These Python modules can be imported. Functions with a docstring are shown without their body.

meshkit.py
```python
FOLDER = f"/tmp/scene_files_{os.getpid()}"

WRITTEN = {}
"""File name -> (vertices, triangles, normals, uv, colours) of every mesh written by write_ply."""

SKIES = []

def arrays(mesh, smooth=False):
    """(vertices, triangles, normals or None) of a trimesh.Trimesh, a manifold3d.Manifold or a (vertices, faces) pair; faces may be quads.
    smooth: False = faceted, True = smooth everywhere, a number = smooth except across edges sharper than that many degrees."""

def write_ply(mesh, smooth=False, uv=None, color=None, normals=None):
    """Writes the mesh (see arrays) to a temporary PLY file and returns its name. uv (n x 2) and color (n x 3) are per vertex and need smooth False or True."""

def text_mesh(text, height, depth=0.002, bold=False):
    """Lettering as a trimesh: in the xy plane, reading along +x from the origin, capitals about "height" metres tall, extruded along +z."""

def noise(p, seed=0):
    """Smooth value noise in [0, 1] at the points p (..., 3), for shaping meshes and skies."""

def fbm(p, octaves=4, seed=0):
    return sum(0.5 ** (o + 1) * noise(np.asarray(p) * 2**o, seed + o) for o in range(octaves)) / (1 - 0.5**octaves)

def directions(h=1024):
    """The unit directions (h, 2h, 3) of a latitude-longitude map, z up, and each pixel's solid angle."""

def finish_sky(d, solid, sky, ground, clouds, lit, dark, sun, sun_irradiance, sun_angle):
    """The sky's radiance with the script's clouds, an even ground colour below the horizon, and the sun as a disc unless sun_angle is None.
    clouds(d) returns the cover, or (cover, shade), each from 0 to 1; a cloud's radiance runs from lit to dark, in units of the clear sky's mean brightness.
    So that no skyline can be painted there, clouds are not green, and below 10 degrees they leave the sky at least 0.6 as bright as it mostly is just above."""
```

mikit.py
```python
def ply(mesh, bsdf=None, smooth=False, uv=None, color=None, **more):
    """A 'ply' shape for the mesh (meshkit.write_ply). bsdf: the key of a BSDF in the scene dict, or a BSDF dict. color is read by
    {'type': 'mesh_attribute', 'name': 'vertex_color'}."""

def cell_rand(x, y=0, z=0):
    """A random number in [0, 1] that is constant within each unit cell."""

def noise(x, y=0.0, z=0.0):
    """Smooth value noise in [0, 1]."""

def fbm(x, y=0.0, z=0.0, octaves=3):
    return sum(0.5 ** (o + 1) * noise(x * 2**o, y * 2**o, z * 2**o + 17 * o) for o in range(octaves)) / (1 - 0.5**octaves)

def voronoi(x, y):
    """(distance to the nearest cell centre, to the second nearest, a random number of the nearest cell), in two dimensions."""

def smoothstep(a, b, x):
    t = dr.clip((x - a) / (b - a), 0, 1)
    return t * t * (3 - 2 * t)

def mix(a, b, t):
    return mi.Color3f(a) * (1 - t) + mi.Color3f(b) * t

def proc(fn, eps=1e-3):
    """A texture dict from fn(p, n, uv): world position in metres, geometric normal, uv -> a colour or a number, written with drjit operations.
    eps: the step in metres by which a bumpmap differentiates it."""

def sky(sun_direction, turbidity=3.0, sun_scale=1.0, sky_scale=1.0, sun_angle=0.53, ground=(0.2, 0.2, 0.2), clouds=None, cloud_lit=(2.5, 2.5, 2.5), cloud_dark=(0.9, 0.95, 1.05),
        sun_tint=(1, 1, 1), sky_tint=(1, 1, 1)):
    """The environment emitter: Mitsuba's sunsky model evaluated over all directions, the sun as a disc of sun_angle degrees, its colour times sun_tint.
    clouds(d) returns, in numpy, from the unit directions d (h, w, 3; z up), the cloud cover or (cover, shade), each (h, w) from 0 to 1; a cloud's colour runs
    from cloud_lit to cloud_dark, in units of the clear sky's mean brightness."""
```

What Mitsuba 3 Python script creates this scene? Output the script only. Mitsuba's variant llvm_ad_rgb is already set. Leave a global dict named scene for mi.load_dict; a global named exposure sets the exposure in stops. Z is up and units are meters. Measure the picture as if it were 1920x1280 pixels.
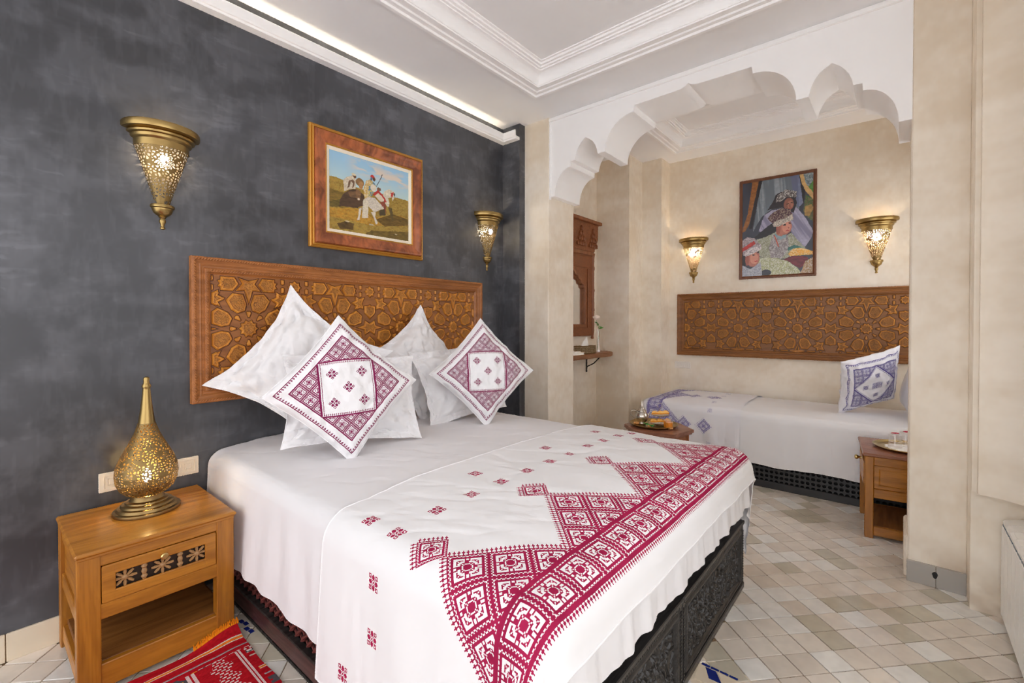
import math, random
import numpy as np, trimesh, shapely
from shapely.geometry import Polygon, box as sbox
import mitsuba as mi, drjit as dr
import mikit, meshkit
from mikit import proc, noise, fbm, voronoi, smoothstep, mix, cell_rand

random.seed(7)
RNG = np.random.default_rng(7)
T = mi.ScalarTransform4f
scene, labels = {}, {}
PI = math.pi


def ply(mesh, material, smooth=False, **k):
    return mikit.ply(mesh, 'mat_' + material, smooth, **k)

# ------------------------------------------------------------------ camera, light, exposure
CAM = np.array([2.614, 0.0, 1.30])
YAW, PITCH = math.atan(726 / 860.0), math.radians(0.66)
FWD = np.array([-math.sin(YAW) * math.cos(PITCH), math.cos(YAW) * math.cos(PITCH), -math.sin(PITCH)])
scene['camera'] = {'type': 'perspective', 'fov': 2 * math.degrees(math.atan(960 / 860.0)), 'fov_axis': 'x', 'near_clip': 0.05, 'far_clip': 100.0,
                   'principal_point_offset_x': 0.0, 'principal_point_offset_y': 25 / 1280.0,
                   'to_world': T().look_at(origin=CAM.tolist(), target=(CAM + FWD).tolist(), up=[0, 0, 1])}
# overcast daylight, coming in through the open side of the room and the window over the radiator
scene['sky'] = {'type': 'constant', 'radiance': {'type': 'rgb', 'value': [1.0, 1.0, 1.03]}}
exposure = 1.19
BULB, LED, LAMP_BULB = 150.0, 7.5, 75.0

# ------------------------------------------------------------------ helpers: keys and entries
USED = {}


def numbered(name):
    n = USED.get(name, 0)
    USED[name] = n + 1
    return name if n == 0 else f"{name}_{n:03d}"


def lab(key, label=None, cat=None, group=None, kind=None):
    d = {k: v for k, v in (('label', label), ('category', cat), ('group', group), ('kind', kind)) if v}
    if d:
        labels[key] = {**labels.get(key, {}), **d}
    return key


def thing(name, label, cat, group=None):
    return lab(numbered(name), label, cat, group)


def obj(name, mesh, mat, parent=None, smooth=35, uv=None, color=None, label=None, cat=None, group=None, kind=None, **more):
    key = numbered(parent + '__' + name if parent else name)
    if uv is not None or color is not None:
        smooth = True if smooth else False
    scene[key] = ply(mesh, mat, smooth, uv=uv, color=color, **more)
    lab(key, label, cat, group, kind)
    return key


def struct(name, mesh, mat, parent=None, smooth=35, **k):
    return obj(name, mesh, mat, parent, smooth, kind=None if parent else 'structure', **k)


def again(key, name, parent, M):
    """another entry with the same ply under the world matrix M"""
    k = numbered(parent + '__' + name)
    scene[k] = {**scene[key], 'to_world': T(np.asarray(M, float))}
    return k


# ------------------------------------------------------------------ helpers: meshes (all (v, f) pairs)
def cat(*ms):
    vs, fs, n = [], [], 0
    for m in ms:
        v, f = (m.vertices, m.faces) if hasattr(m, 'vertices') else m
        vs.append(np.asarray(v, float)); fs.append(np.asarray(f, int) + n); n += len(v)
    return np.vstack(vs), np.vstack(fs)


def xf(m, M):
    v, f = (m.vertices, m.faces) if hasattr(m, 'vertices') else m
    M = np.asarray(M, float)
    f = np.asarray(f)
    return np.asarray(v) @ M[:3, :3].T + M[:3, 3], (f[:, ::-1] if np.linalg.det(M[:3, :3]) < 0 else f)


def mv(m, x=0, y=0, z=0):
    v, f = (m.vertices, m.faces) if hasattr(m, 'vertices') else m
    return np.asarray(v) + [x, y, z], np.asarray(f)


def M4(o=(0, 0, 0), X=(1, 0, 0), Y=(0, 1, 0), Z=(0, 0, 1)):
    M = np.eye(4)
    M[:3, 0], M[:3, 1], M[:3, 2], M[:3, 3] = X, Y, Z, o
    return M


def rotz(a, o=(0, 0, 0)):
    return M4(o, (math.cos(a), math.sin(a), 0), (-math.sin(a), math.cos(a), 0))


def rotm(axis, a, o=(0, 0, 0)):
    M = trimesh.transformations.rotation_matrix(a, axis)
    M[:3, 3] = o
    return M


BQ = np.array([[0, 1, 3, 2], [4, 6, 7, 5], [0, 4, 5, 1], [2, 3, 7, 6], [0, 2, 6, 4], [1, 5, 7, 3]])


def quads(q):
    q = np.asarray(q)
    return np.vstack([q[:, [0, 1, 2]], q[:, [0, 2, 3]]])


def bx(x0, y0, z0, x1, y1, z1, c=0.0):
    """box, with chamfered edges when c > 0"""
    lo, hi = np.minimum([x0, y0, z0], [x1, y1, z1]), np.maximum([x0, y0, z0], [x1, y1, z1])
    if c <= 0:
        v = np.array([[(lo, hi)[i][0], (lo, hi)[j][1], (lo, hi)[k][2]] for i in (0, 1) for j in (0, 1) for k in (0, 1)])
        return v, quads(BQ)
    P = []
    for i in (0, 1):
        for j in (0, 1):
            for k in (0, 1):
                p = np.array([(lo, hi)[i][0], (lo, hi)[j][1], (lo, hi)[k][2]])
                s = np.array([1 - 2 * i, 1 - 2 * j, 1 - 2 * k]) * c
                for a in range(3):
                    q = p + s
                    q[a] = p[a]
                    P.append(q)
    h = trimesh.convex.convex_hull(np.array(P))
    return np.array(h.vertices), np.array(h.faces)


def grid(nu, nv, closed_u=False):
    """faces of an nu x nv vertex grid (row-major in u)"""
    i, j = np.meshgrid(np.arange(nu if closed_u else nu - 1), np.arange(nv - 1), indexing='ij')
    a = (i * nv + j).ravel(); b = (((i + 1) % nu) * nv + j).ravel()
    return quads(np.stack([a, b, b + 1, a + 1], 1))


def lathe(prof, n=32, a0=0.0, a1=2 * PI, sx=1.0, sy=1.0):
    prof = np.asarray(prof, float)
    full = abs(a1 - a0) > 2 * PI - 1e-6
    A = np.linspace(a0, a1, n + (0 if full else 1), endpoint=not full)
    v = np.stack([np.outer(np.cos(A), prof[:, 0]) * sx, np.outer(np.sin(A), prof[:, 0]) * sy, np.tile(prof[:, 1], (len(A), 1))], -1).reshape(-1, 3)
    return v, grid(len(A), len(prof), full)


def tube(pts, r, n=8):
    pts = np.asarray(pts, float)
    r = np.broadcast_to(r, len(pts))
    d = np.gradient(pts, axis=0)
    d /= np.linalg.norm(d, axis=1, keepdims=True)
    up = np.array([0, 0, 1.0]) if abs(d[0][2]) < .9 else np.array([1.0, 0, 0])
    V = []
    x = np.cross(d[0], up); x /= np.linalg.norm(x)
    for p, t, rr in zip(pts, d, r):
        x = x - t * (x @ t); x /= np.linalg.norm(x)
        y = np.cross(t, x)
        A = np.arange(n) * 2 * PI / n
        V.append(p + rr * (np.cos(A)[:, None] * x + np.sin(A)[:, None] * y))
    v = np.vstack(V); m = len(pts)
    F = []
    for i in range(m - 1):
        for k in range(n):
            F.append([i * n + k, i * n + (k + 1) % n, (i + 1) * n + (k + 1) % n, (i + 1) * n + k])
    f = quads(F)
    caps = [[0, k + 1, k] for k in range(1, n - 1)] + [[(m - 1) * n, (m - 1) * n + k, (m - 1) * n + k + 1] for k in range(1, n - 1)]
    return v, np.vstack([f, caps])


def ball(c, r, s=1):
    m = trimesh.creation.icosphere(subdivisions=s, radius=1.0)
    return np.asarray(m.vertices) * np.broadcast_to(r, 3) + np.asarray(c), np.asarray(m.faces)


def prism(poly, h0, h1):
    """extruded shapely polygon (xy), from z = h0 to h1"""
    gs = getattr(poly, 'geoms', [poly])
    return mv(cat(*[trimesh.creation.extrude_polygon(g, h1 - h0, engine='earcut') for g in gs if g.area > 1e-9]), 0, 0, h0)


def frame_sweep(w, h, prof):
    """a mitred rectangular frame centred at the origin in xy; prof: (inset, height) from the outer back edge to the inner back edge"""
    prof = np.asarray(prof, float); n = len(prof)
    C = [(-1, -1), (1, -1), (1, 1), (-1, 1)]
    V, F = [], []
    for s in range(4):
        a, b = C[s], C[(s + 1) % 4]
        base = len(V) * n
        for c in (a, b):
            V.append(np.stack([c[0] * (w / 2 - prof[:, 0]), c[1] * (h / 2 - prof[:, 0]), prof[:, 1]], 1))
        for k in range(n - 1):
            F.append([base + k, base + n + k, base + n + k + 1, base + k + 1])
    return np.vstack(V), quads(F)


def inset(P, d):
    """moves the vertices of a counter-clockwise polygon inwards along their mitres"""
    P = np.asarray(P, float)
    e = np.roll(P, -1, 0) - P
    e /= np.linalg.norm(e, axis=1, keepdims=True)
    n = np.stack([-e[:, 1], e[:, 0]], 1)
    m = n + np.roll(n, 1, 0)
    m /= np.maximum((m * np.roll(n, 1, 0)).sum(1, keepdims=True), .45)
    return P + m * d


def relief(P, steps):
    """a bevelled raised piece over the polygon P: steps are (inset, height); the last ring is capped"""
    g = Polygon(P)
    if not g.exterior.is_ccw:
        P = P[::-1]
    rings = []
    for d, z in steps:
        q = inset(P, d)
        rings.append(np.column_stack([q, np.full(len(q), z)]))
    n = len(P); V = np.vstack(rings); F = []
    for r in range(len(steps) - 1):
        for k in range(n):
            F.append([r * n + k, r * n + (k + 1) % n, (r + 1) * n + (k + 1) % n, (r + 1) * n + k])
    top = (len(steps) - 1) * n
    tv, tf = trimesh.creation.triangulate_polygon(Polygon(V[top:, :2]), engine='earcut')
    idx = np.array([np.argmin(((V[top:, :2] - p) ** 2).sum(1)) for p in tv]) + top
    tf = idx[tf]
    a = V[tf[:, 1], :2] - V[tf[:, 0], :2]; b = V[tf[:, 2], :2] - V[tf[:, 0], :2]
    cr = a[:, 0] * b[:, 1] - a[:, 1] * b[:, 0]
    tf = np.where(cr[:, None] < 0, tf[:, ::-1], tf)
    return V, np.vstack([quads(F), tf])


def smooth01(x):
    x = np.clip(x, 0, 1)
    return x * x * (3 - 2 * x)


# wall frames: local x along the wall (to the right as seen), y up, z out of the wall
LEFT = lambda y, z, x=0.0: M4((x, y, z), (0, 1, 0), (0, 0, 1), (1, 0, 0))
BK = math.atan2(.07, 1.85)
BD = np.array([math.cos(BK), math.sin(BK), 0])
BACK0 = np.array([.80, 4.934, 0])
def BACK(x, z, out=0.0):
    """a frame on the alcove's back wall at the world x"""
    o = BACK0 + BD * ((x - .80) / BD[0]) + np.array([BD[1], -BD[0], 0]) * out
    return M4((o[0], o[1], z), BD, (0, 0, 1), (BD[1], -BD[0], 0))
FRONT = lambda x, y, z: M4((x, y, z), (1, 0, 0), (0, 0, 1), (0, -1, 0))
NEGX = lambda x, y, z: M4((x, y, z), (0, -1, 0), (0, 0, 1), (-1, 0, 0))

# ------------------------------------------------------------------ materials
def rgb(c):
    return {'type': 'rgb', 'value': [float(x) for x in c]}


def mat(name, color, rough=.6, metal=0.0, spec=.5, bump=None, bump_scale=1.0, **more):
    b = {'type': 'principled', 'base_color': color if isinstance(color, dict) else rgb(color), 'roughness': rough, 'metallic': metal, 'specular': spec, **more}
    if bump is not None:
        b = {'type': 'bumpmap', 'arbitrary': bump, 'scale': bump_scale, 'bsdf': b}
    scene['mat_' + name] = {'type': 'twosided', 'bsdf': b}
    return name


def dark_plaster(p, n, uv):
    h = p.y + p.x
    wx = fbm(h * 2.3, p.z * 2.3, 9.0, 3)
    big = fbm(h * 1.6 + wx, p.z * 1.8, 3.1, 4)
    cloud = fbm(h * 8 + wx * 2, p.z * 10, 1.0, 5)
    wipe = fbm(h * 9 + cloud * 2, p.z * 42 + cloud * 3, 5.0, 4)
    up = fbm(h * 46, p.z * 12, 8.0, 3)
    w = smoothstep(.30, .72, big) * .34 + smoothstep(.34, .70, cloud) * .34 + smoothstep(.55, .78, wipe) * .34 * smoothstep(.45, .70, big * .4 + cloud * .6) + smoothstep(.45, .75, up) * .12
    return mix((.036, .038, .044), (.120, .126, .144), w)


def beige_plaster(p, n, uv):
    h = p.x + p.y
    a = fbm(h * 1.5, p.z * 1.8, 2.0, 4)
    b = fbm(h * 6 + a * 3, p.z * 9, 7.0, 4)
    c = fbm(h * 40, p.z * 22, 4.0, 3)
    m = mix((.70, .60, .47), (.845, .78, .675), smoothstep(.25, .75, a * .5 + b * .35 + c * .15))
    stain = smoothstep(.30, .0, p.z) * smoothstep(.40, .75, fbm(h * 7, p.z * 8, 1.5, 4))
    return mix(m, (.36, .25, .16), stain * .55)


def white_plaster(p, n, uv):
    return mix((.80, .795, .80), (.86, .855, .855), fbm(p.x * 2, p.y * 2, p.z * 2, 3))


def wood(c0, c1, axis, s=1.0, dark=(.10, .035, .01)):
    def fn(p, n, uv):
        q = [p.x, p.y, p.z]
        a = q[axis]; b, c = q[(axis + 1) % 3], q[(axis + 2) % 3]
        w = fbm(a * 3 * s, b * 9 * s, c * 9 * s, 3) * .12
        g = fbm(a * 5 * s, (b + w) * 55 * s, (c + w) * 55 * s, 4)
        f = fbm(a * 14 * s, b * 260 * s, c * 260 * s, 2)
        k = smoothstep(.60, .80, noise(a * 2.2 * s + 3, (b + w) * 17 * s, (c + w) * 17 * s))
        return mix(mix(c0, c1, smoothstep(.28, .72, g * .75 + f * .25)), dark, k * .28)
    return fn


def carve_bump(p, n, uv):
    a = p.y + p.x
    w = fbm(a * 45, p.z * 45, p.x * 3, 2) * 2.2
    d1, d2, c = voronoi(a * 105 + w * 1.6, p.z * 105 - w * 1.6)
    return smoothstep(.0, .35, d2 - d1) * .5 + .5 * dr.abs(dr.sin(a * 420 + w * 7) * dr.sin(p.z * 420 - w * 7))


def carved(c0, c1):
    def fn(p, n, uv):
        a = p.y + p.x
        w = fbm(a * 45, p.z * 45, p.x * 3, 2) * 2.2
        d1, d2, c = voronoi(a * 105 + w * 1.6, p.z * 105 - w * 1.6)
        g = fbm(a * 30, p.z * 6, 2.0, 3)
        return mix(c0, c1, smoothstep(.02, .30, d2 - d1) * .75 + g * .35)
    return fn


mat('dark_wall', proc(dark_plaster), .40, spec=.5)
mat('beige_wall', proc(beige_plaster), .55, spec=.35)
mat('white_paint', proc(white_plaster), .7, spec=.25)
mat('arch_white', (.88, .875, .87), .6, spec=.3)
mat('carved_field', proc(carved((.14, .042, .006), (.50, .20, .030))), .42, bump=proc(carve_bump, 6e-4), bump_scale=.0022)
mat('carved_edge', proc(wood((.46, .165, .020), (.66, .29, .045), 2, 1.0)), .36)
mat('carved_ground', proc(wood((.105, .034, .010), (.17, .056, .016), 1, 1.0)), .5)
mat('strap_wood', proc(wood((.22, .074, .013), (.32, .115, .022), 1, 1.0)), .42)
mat('alcove_strap', proc(wood((.17, .065, .016), (.25, .098, .024), 0, 1.0)), .45)
mat('frame_wood', proc(wood((.27, .095, .024), (.40, .150, .040), 1, 1.0)), .42)
mat('alcove_edge', proc(wood((.33, .125, .018), (.50, .21, .036), 2, 1.0)), .4)
mat('alcove_ground', proc(wood((.060, .022, .008), (.10, .038, .013), 0, 1.0)), .5)
mat('alcove_field', proc(carved((.09, .032, .006), (.36, .145, .028))), .45, bump=proc(carve_bump, 6e-4), bump_scale=.0022)
mat('alcove_frame', proc(wood((.19, .072, .018), (.28, .112, .030), 0, 1.0)), .45)
mat('honey_wood_y', proc(wood((.30, .110, .010), (.43, .175, .018), 1, .8)), .30, clearcoat=.5, clearcoat_gloss=.85)
mat('honey_wood_z', proc(wood((.28, .100, .009), (.40, .158, .016), 2, .8)), .32, clearcoat=.4, clearcoat_gloss=.85)
mat('honey_wood_x', proc(wood((.28, .100, .009), (.40, .158, .016), 0, .8)), .32, clearcoat=.4, clearcoat_gloss=.85)
mat('dark_top', proc(wood((.20, .080, .045), (.29, .125, .075), 0, 1.0)), .28)
mat('inner_wood', proc(wood((.16, .058, .012), (.24, .095, .02), 1, .8)), .5)
mat('lattice_wood', (.33, .185, .075), .45)
mat('dark_hollow', (.030, .014, .006), .6)
mat('mirror_wood', proc(carved((.13, .042, .014), (.30, .105, .036))), .42, bump=proc(carve_bump, 6e-4), bump_scale=.002)
mat('mirror_wood_plain', proc(wood((.19, .062, .020), (.28, .10, .035), 2, 1.0)), .38)
mat('shelf_wood', proc(wood((.19, .075, .030), (.27, .12, .05), 1, 1.0)), .4)
mat('black_wood', proc(wood((.014, .013, .013), (.032, .030, .029), 1, 1.0, (.01, .01, .01))), .32)
mat('black_carved', (.022, .020, .019), .36)
mat('maroon_wood', proc(wood((.040, .012, .012), (.080, .024, .022), 0, 1.0, (.02, .008, .008))), .34)
mat('maroon_spindle', (.13, .036, .032), .38)
mat('dark_grey_paint', (.030, .031, .033), .4)
mat('brass', (.40, .275, .105), .32, 1.0)
mat('brass_dark', (.27, .18, .075), .38, 1.0)
mat('shade_brass', (.25, .165, .06), .42, .75)
mat('bright_brass', (.66, .50, .20), .26, 1.0)
mat('silver', (.62, .58, .52), .24, 1.0)
mat('steel', (.5, .5, .5), .25, 1.0)
mat('black_iron', (.012, .012, .012), .45, .3)
mat('ivory_plastic', (.74, .66, .54), .35)
mat('white_plastic', (.80, .76, .70), .35)
mat('radiator_white', (.80, .79, .75), .35)
mat('radiator_grille', (.12, .15, .19), .25)
mat('mirror_glass', (.92, .92, .90), .02, 1.0)
mat('clear_coat_glass', (.9, .9, .9), .1)
scene['mat_glass'] = {'type': 'thindielectric', 'int_ior': 1.5}
scene['mat_tea'] = {'type': 'twosided', 'bsdf': {'type': 'principled', 'base_color': rgb((.72, .25, .03)), 'roughness': .12, 'specular': .5}}
mat('orange_fruit', (.85, .34, .035), .4)
mat('orange_flesh', (.92, .62, .20), .45)
mat('pastry', (.60, .30, .10), .6)
mat('mint', (.08, .26, .05), .5)
mat('petal_red', (.40, .01, .04), .6)
mat('rose_petal', (.88, .74, .64), .6)
mat('stem_green', (.10, .20, .04), .5)
mat('paper', (.84, .83, .80), .8)
mat('cream_paper', (.78, .68, .50), .8)
mat('gilt', (.50, .235, .035), .32, .35)
mat('canvas_paint', {'type': 'mesh_attribute', 'name': 'vertex_color'}, .45)
mat('print_paint', {'type': 'mesh_attribute', 'name': 'vertex_color'}, .30)
mat('liner', (.80, .74, .60), .7)
mat('photo_frame', proc(wood((.10, .034, .015), (.17, .062, .026), 2, 1.0)), .4)


def burl(p, n, uv):
    a = fbm(p.y * 14, p.z * 14, 2.0, 4)
    b = fbm(p.y * 60 + a * 4, p.z * 22 + a * 4, 5.0, 3)
    return mix((.16, .042, .015), (.44, .13, .045), smoothstep(.25, .75, a * .6 + b * .4))


mat('burl', proc(burl), .3)
scene['mat_bulb'] = {'type': 'diffuse', 'reflectance': rgb((.5, .5, .5))}


def linen(p, n, uv):
    return mix((.80, .80, .815), (.84, .84, .85), fbm(p.x * 3, p.y * 3, p.z * 3, 2))


def cloth(name, color):
    scene['mat_' + name] = {'type': 'twosided', 'bsdf': {'type': 'diffuse', 'reflectance': color if isinstance(color, dict) else rgb(color)}}


cloth('white_linen', proc(linen))
cloth('sheet_linen', (.80, .795, .81))
cloth('thread_piping', (.86, .86, .87))

# ---- embroidery: cross-stitch motifs as functions of the cloth's own coordinates
F1 = mi.Float


def frac(x):
    return x - dr.floor(x)


def on(c):
    return dr.select(c, F1(1), F1(0))


def motif(u, v):
    """one square Fez stitch cell: 1 where the thread is, 0 where the linen shows"""
    N = 30.0
    x = dr.abs((dr.floor(u * N) + .5) / N * 2 - 1); y = dr.abs((dr.floor(v * N) + .5) / N * 2 - 1)
    a, b = dr.maximum(x, y), dr.minimum(x, y)
    white = (a > .84) & (a < .92) & (frac(b * 10 + .25) < .5)
    white |= (a > .78) & (a < .84) & (frac(b * 10 + .75) < .42)
    white |= (dr.abs(a - b) < .055) & (a < .62) & (a > .16)
    white |= (dr.abs(a - .40) < .036) & (b < .34) & (b > .10)
    white |= (dr.abs(a - .60) < .036) & (b > .14) & (b < .64)
    white |= (dr.abs(b - .14) < .036) & (a > .40) & (a < .64)
    white |= (dr.abs(a - .21) < .036) & (b < .12)
    white |= (b < .036) & (a > .50) & (a < .68)
    return 1 - on(white)


def floret(u, v):
    """a small scattered flower; u, v in units of its half size"""
    N = 7.0
    x = dr.abs((dr.floor(u * N) + .5) / N); y = dr.abs((dr.floor(v * N) + .5) / N)
    a, b = dr.maximum(x, y), dr.minimum(x, y)
    red = (dr.sqrt(dr.square((a - .62) / .38) + dr.square(b / .24)) < 1)
    red |= (dr.abs(dr.maximum(dr.abs(a - .78), dr.abs(b - .72)) - .18) < .085) & (b > .4)
    red |= (dr.abs(a - b) < .12) & (a < .6)
    return on(red & (a < 1.02))


def fringe(d, along, period, h):
    """little tridents standing on a line: d from 0 to h away from the line"""
    k = dr.abs(frac(along / period) - .5); q = d / h
    return on((d > 0) & (d < h) & ((k < .13) | ((q > .42) & (q < .68) & (k < .36))))


def spread_mask(s, t, s0, s1, apex, t0, per, tips=1):
    """band of cells between s0 and s1, stepped triangles on it up to apex, a small square on each tip, scattered florets"""
    half = per / 2
    w = s1 - s0
    band = on((s > s0) & (s < s1)) * motif(frac((t - t0) / (per / 4)), (s - s0) / w)
    line = on((dr.abs(s - s0) < .007) | (dr.abs(s - s1) < .006))
    edge = on(frac((t - t0) / (per / 4) + .03) < .06) * on((s > s0) & (s < s1))
    fr = fringe(s - s1, t, .0125, .022)
    k = dr.floor((t - t0) / per + .5)
    dt = t - t0 - k * per; ds = s - apex
    p, q = (ds + dt) * .70711, (ds - dt) * .70711
    c = per / (3 * 1.41421)
    tri_in = (p > 0) & (q > 0) & (s < s0)
    tri = on(tri_in) * motif(frac(p / c), frac(q / c))
    below = s < s0
    fr2 = dr.maximum(on(below & (q > 0)) * fringe(-p, q, .0125, .020), on(below & (p > 0)) * fringe(-q, p, .0125, .020))
    fr2 *= on(ds < per)
    pc, qc = p + .088, q + .088
    sq_in = (pc > 0) & (qc > 0) & (p < 0) & (q < 0)
    sq = on(sq_in) * motif(pc / .088, qc / .088)
    ins = (qc > 0) & (q < 0)
    fr3 = on(ins) * fringe(-pc, q, .0125, .018) + on((pc > 0) & (p < 0)) * fringe(-qc, p, .0125, .018)
    f1 = floret((s - (apex - .22)) / .022, (t - t0 - dr.floor((t - t0) / (per / 3) + .5) * (per / 3)) / .022)
    f2 = floret((s - (apex - .355)) / .022, dt / .022)
    f1 = f1 * on(dr.abs(s - apex + .22) < .024); f2 = f2 * on(dr.abs(s - apex + .355) < .024)
    return dr.clip(band + line + edge + fr + tri + on(~tri_in) * fr2 + tips * (sq + on(~sq_in & ~tri_in) * fr3 + f1 + f2), 0, 1)


def red_spread(p, n, uv):
    m = spread_mask(uv.x, uv.y, 1.953, 2.062, 1.705, .81, .465)
    tone = .85 + .3 * noise(uv.x * 30, uv.y * 30)
    return mix((.825, .825, .835), mi.Color3f(.335, .019, .070) * tone, m)


def blue_spread(p, n, uv):
    s, t = uv.x, uv.y
    per, t0, apex = .42, 3.88, 1.86
    m = spread_mask(s, t, 2.03, 2.14, apex, t0, per, 0)
    dt = t - t0 - dr.floor((t - t0) / per + .5) * per
    for c in (apex - .045, apex - .215):
        p, q = (s - c + dt) * .70711, (s - c - dt) * .70711
        a = dr.maximum(dr.abs(p), dr.abs(q))
        m = dr.maximum(m, on(a < .040) * motif((p + .040) / .080, (q + .040) / .080))
        m = dr.maximum(m, on((a > .040) & (a < .052) & (frac(p / .016) < .5) & (frac(q / .016) < .5)))
    m = dr.maximum(m, .45 * floret((s - apex + .26) / .018, (dr.abs(dt) - .14) / .018) * on((dr.abs(s - apex + .26) < .02) & (dr.abs(dr.abs(dt) - .14) < .02)))
    return mix((.81, .81, .85), (.150, .122, .37), m)


def cushion_mask(u, v, flor, ridge):
    """u, v from -1 to 1 over the cushion's face"""
    a, b = dr.maximum(dr.abs(u), dr.abs(v)), dr.minimum(dr.abs(u), dr.abs(v))
    al = dr.select(dr.abs(u) > dr.abs(v), v, u)
    edge = on(dr.abs(a - .88) < .008) + on(a < .88) * fringe(.88 - a, al, .052, .055) * ridge
    dia = dr.abs(u) + dr.abs(v)
    corner = (a < .71) & (dia > .71)
    cells = on(corner) * motif(frac(u / .2367), frac(v / .2367))
    rim = on((dr.abs(a - .71) < .011) & (dia > .71)) + on((a < .71) & (dr.abs(dia - .72) < .020))
    fr = on(dia < .70) * fringe(.70 - dia, u - v, .048, .060) * on(a < .69)
    fl = F1(0)
    for cx, cy in flor:
        fl = fl + floret((u - cx) / .075, (v - cy) / .075) * on((dr.abs(u - cx) < .08) & (dr.abs(v - cy) < .08))
    return dr.clip(edge + cells + rim + fr + fl, 0, 1)


FL5 = ((0, 0), (.38, 0), (-.38, 0), (0, .38), (0, -.38))


def plum_cushion(p, n, uv):
    m = cushion_mask(uv.x, uv.y, FL5, F1(1))
    return mix((.82, .82, .835), (.200, .022, .080), m)


def violet_cushion(p, n, uv):
    m = cushion_mask(uv.x, uv.y, ((.36, 0), (-.36, 0), (0, .36), (0, -.36)), F1(1))
    m = dr.maximum(m, on((dr.abs(uv.x) < .16) & (dr.abs(uv.y) < .11)) * motif(frac(uv.x / .16), frac(uv.y / .11)))
    return mix((.80, .80, .85), (.085, .065, .25), m)


cloth('red_embroidery', proc(red_spread))
cloth('blue_embroidery', proc(blue_spread))
cloth('plum_embroidery', proc(plum_cushion))
cloth('violet_embroidery', proc(violet_cushion))


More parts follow.
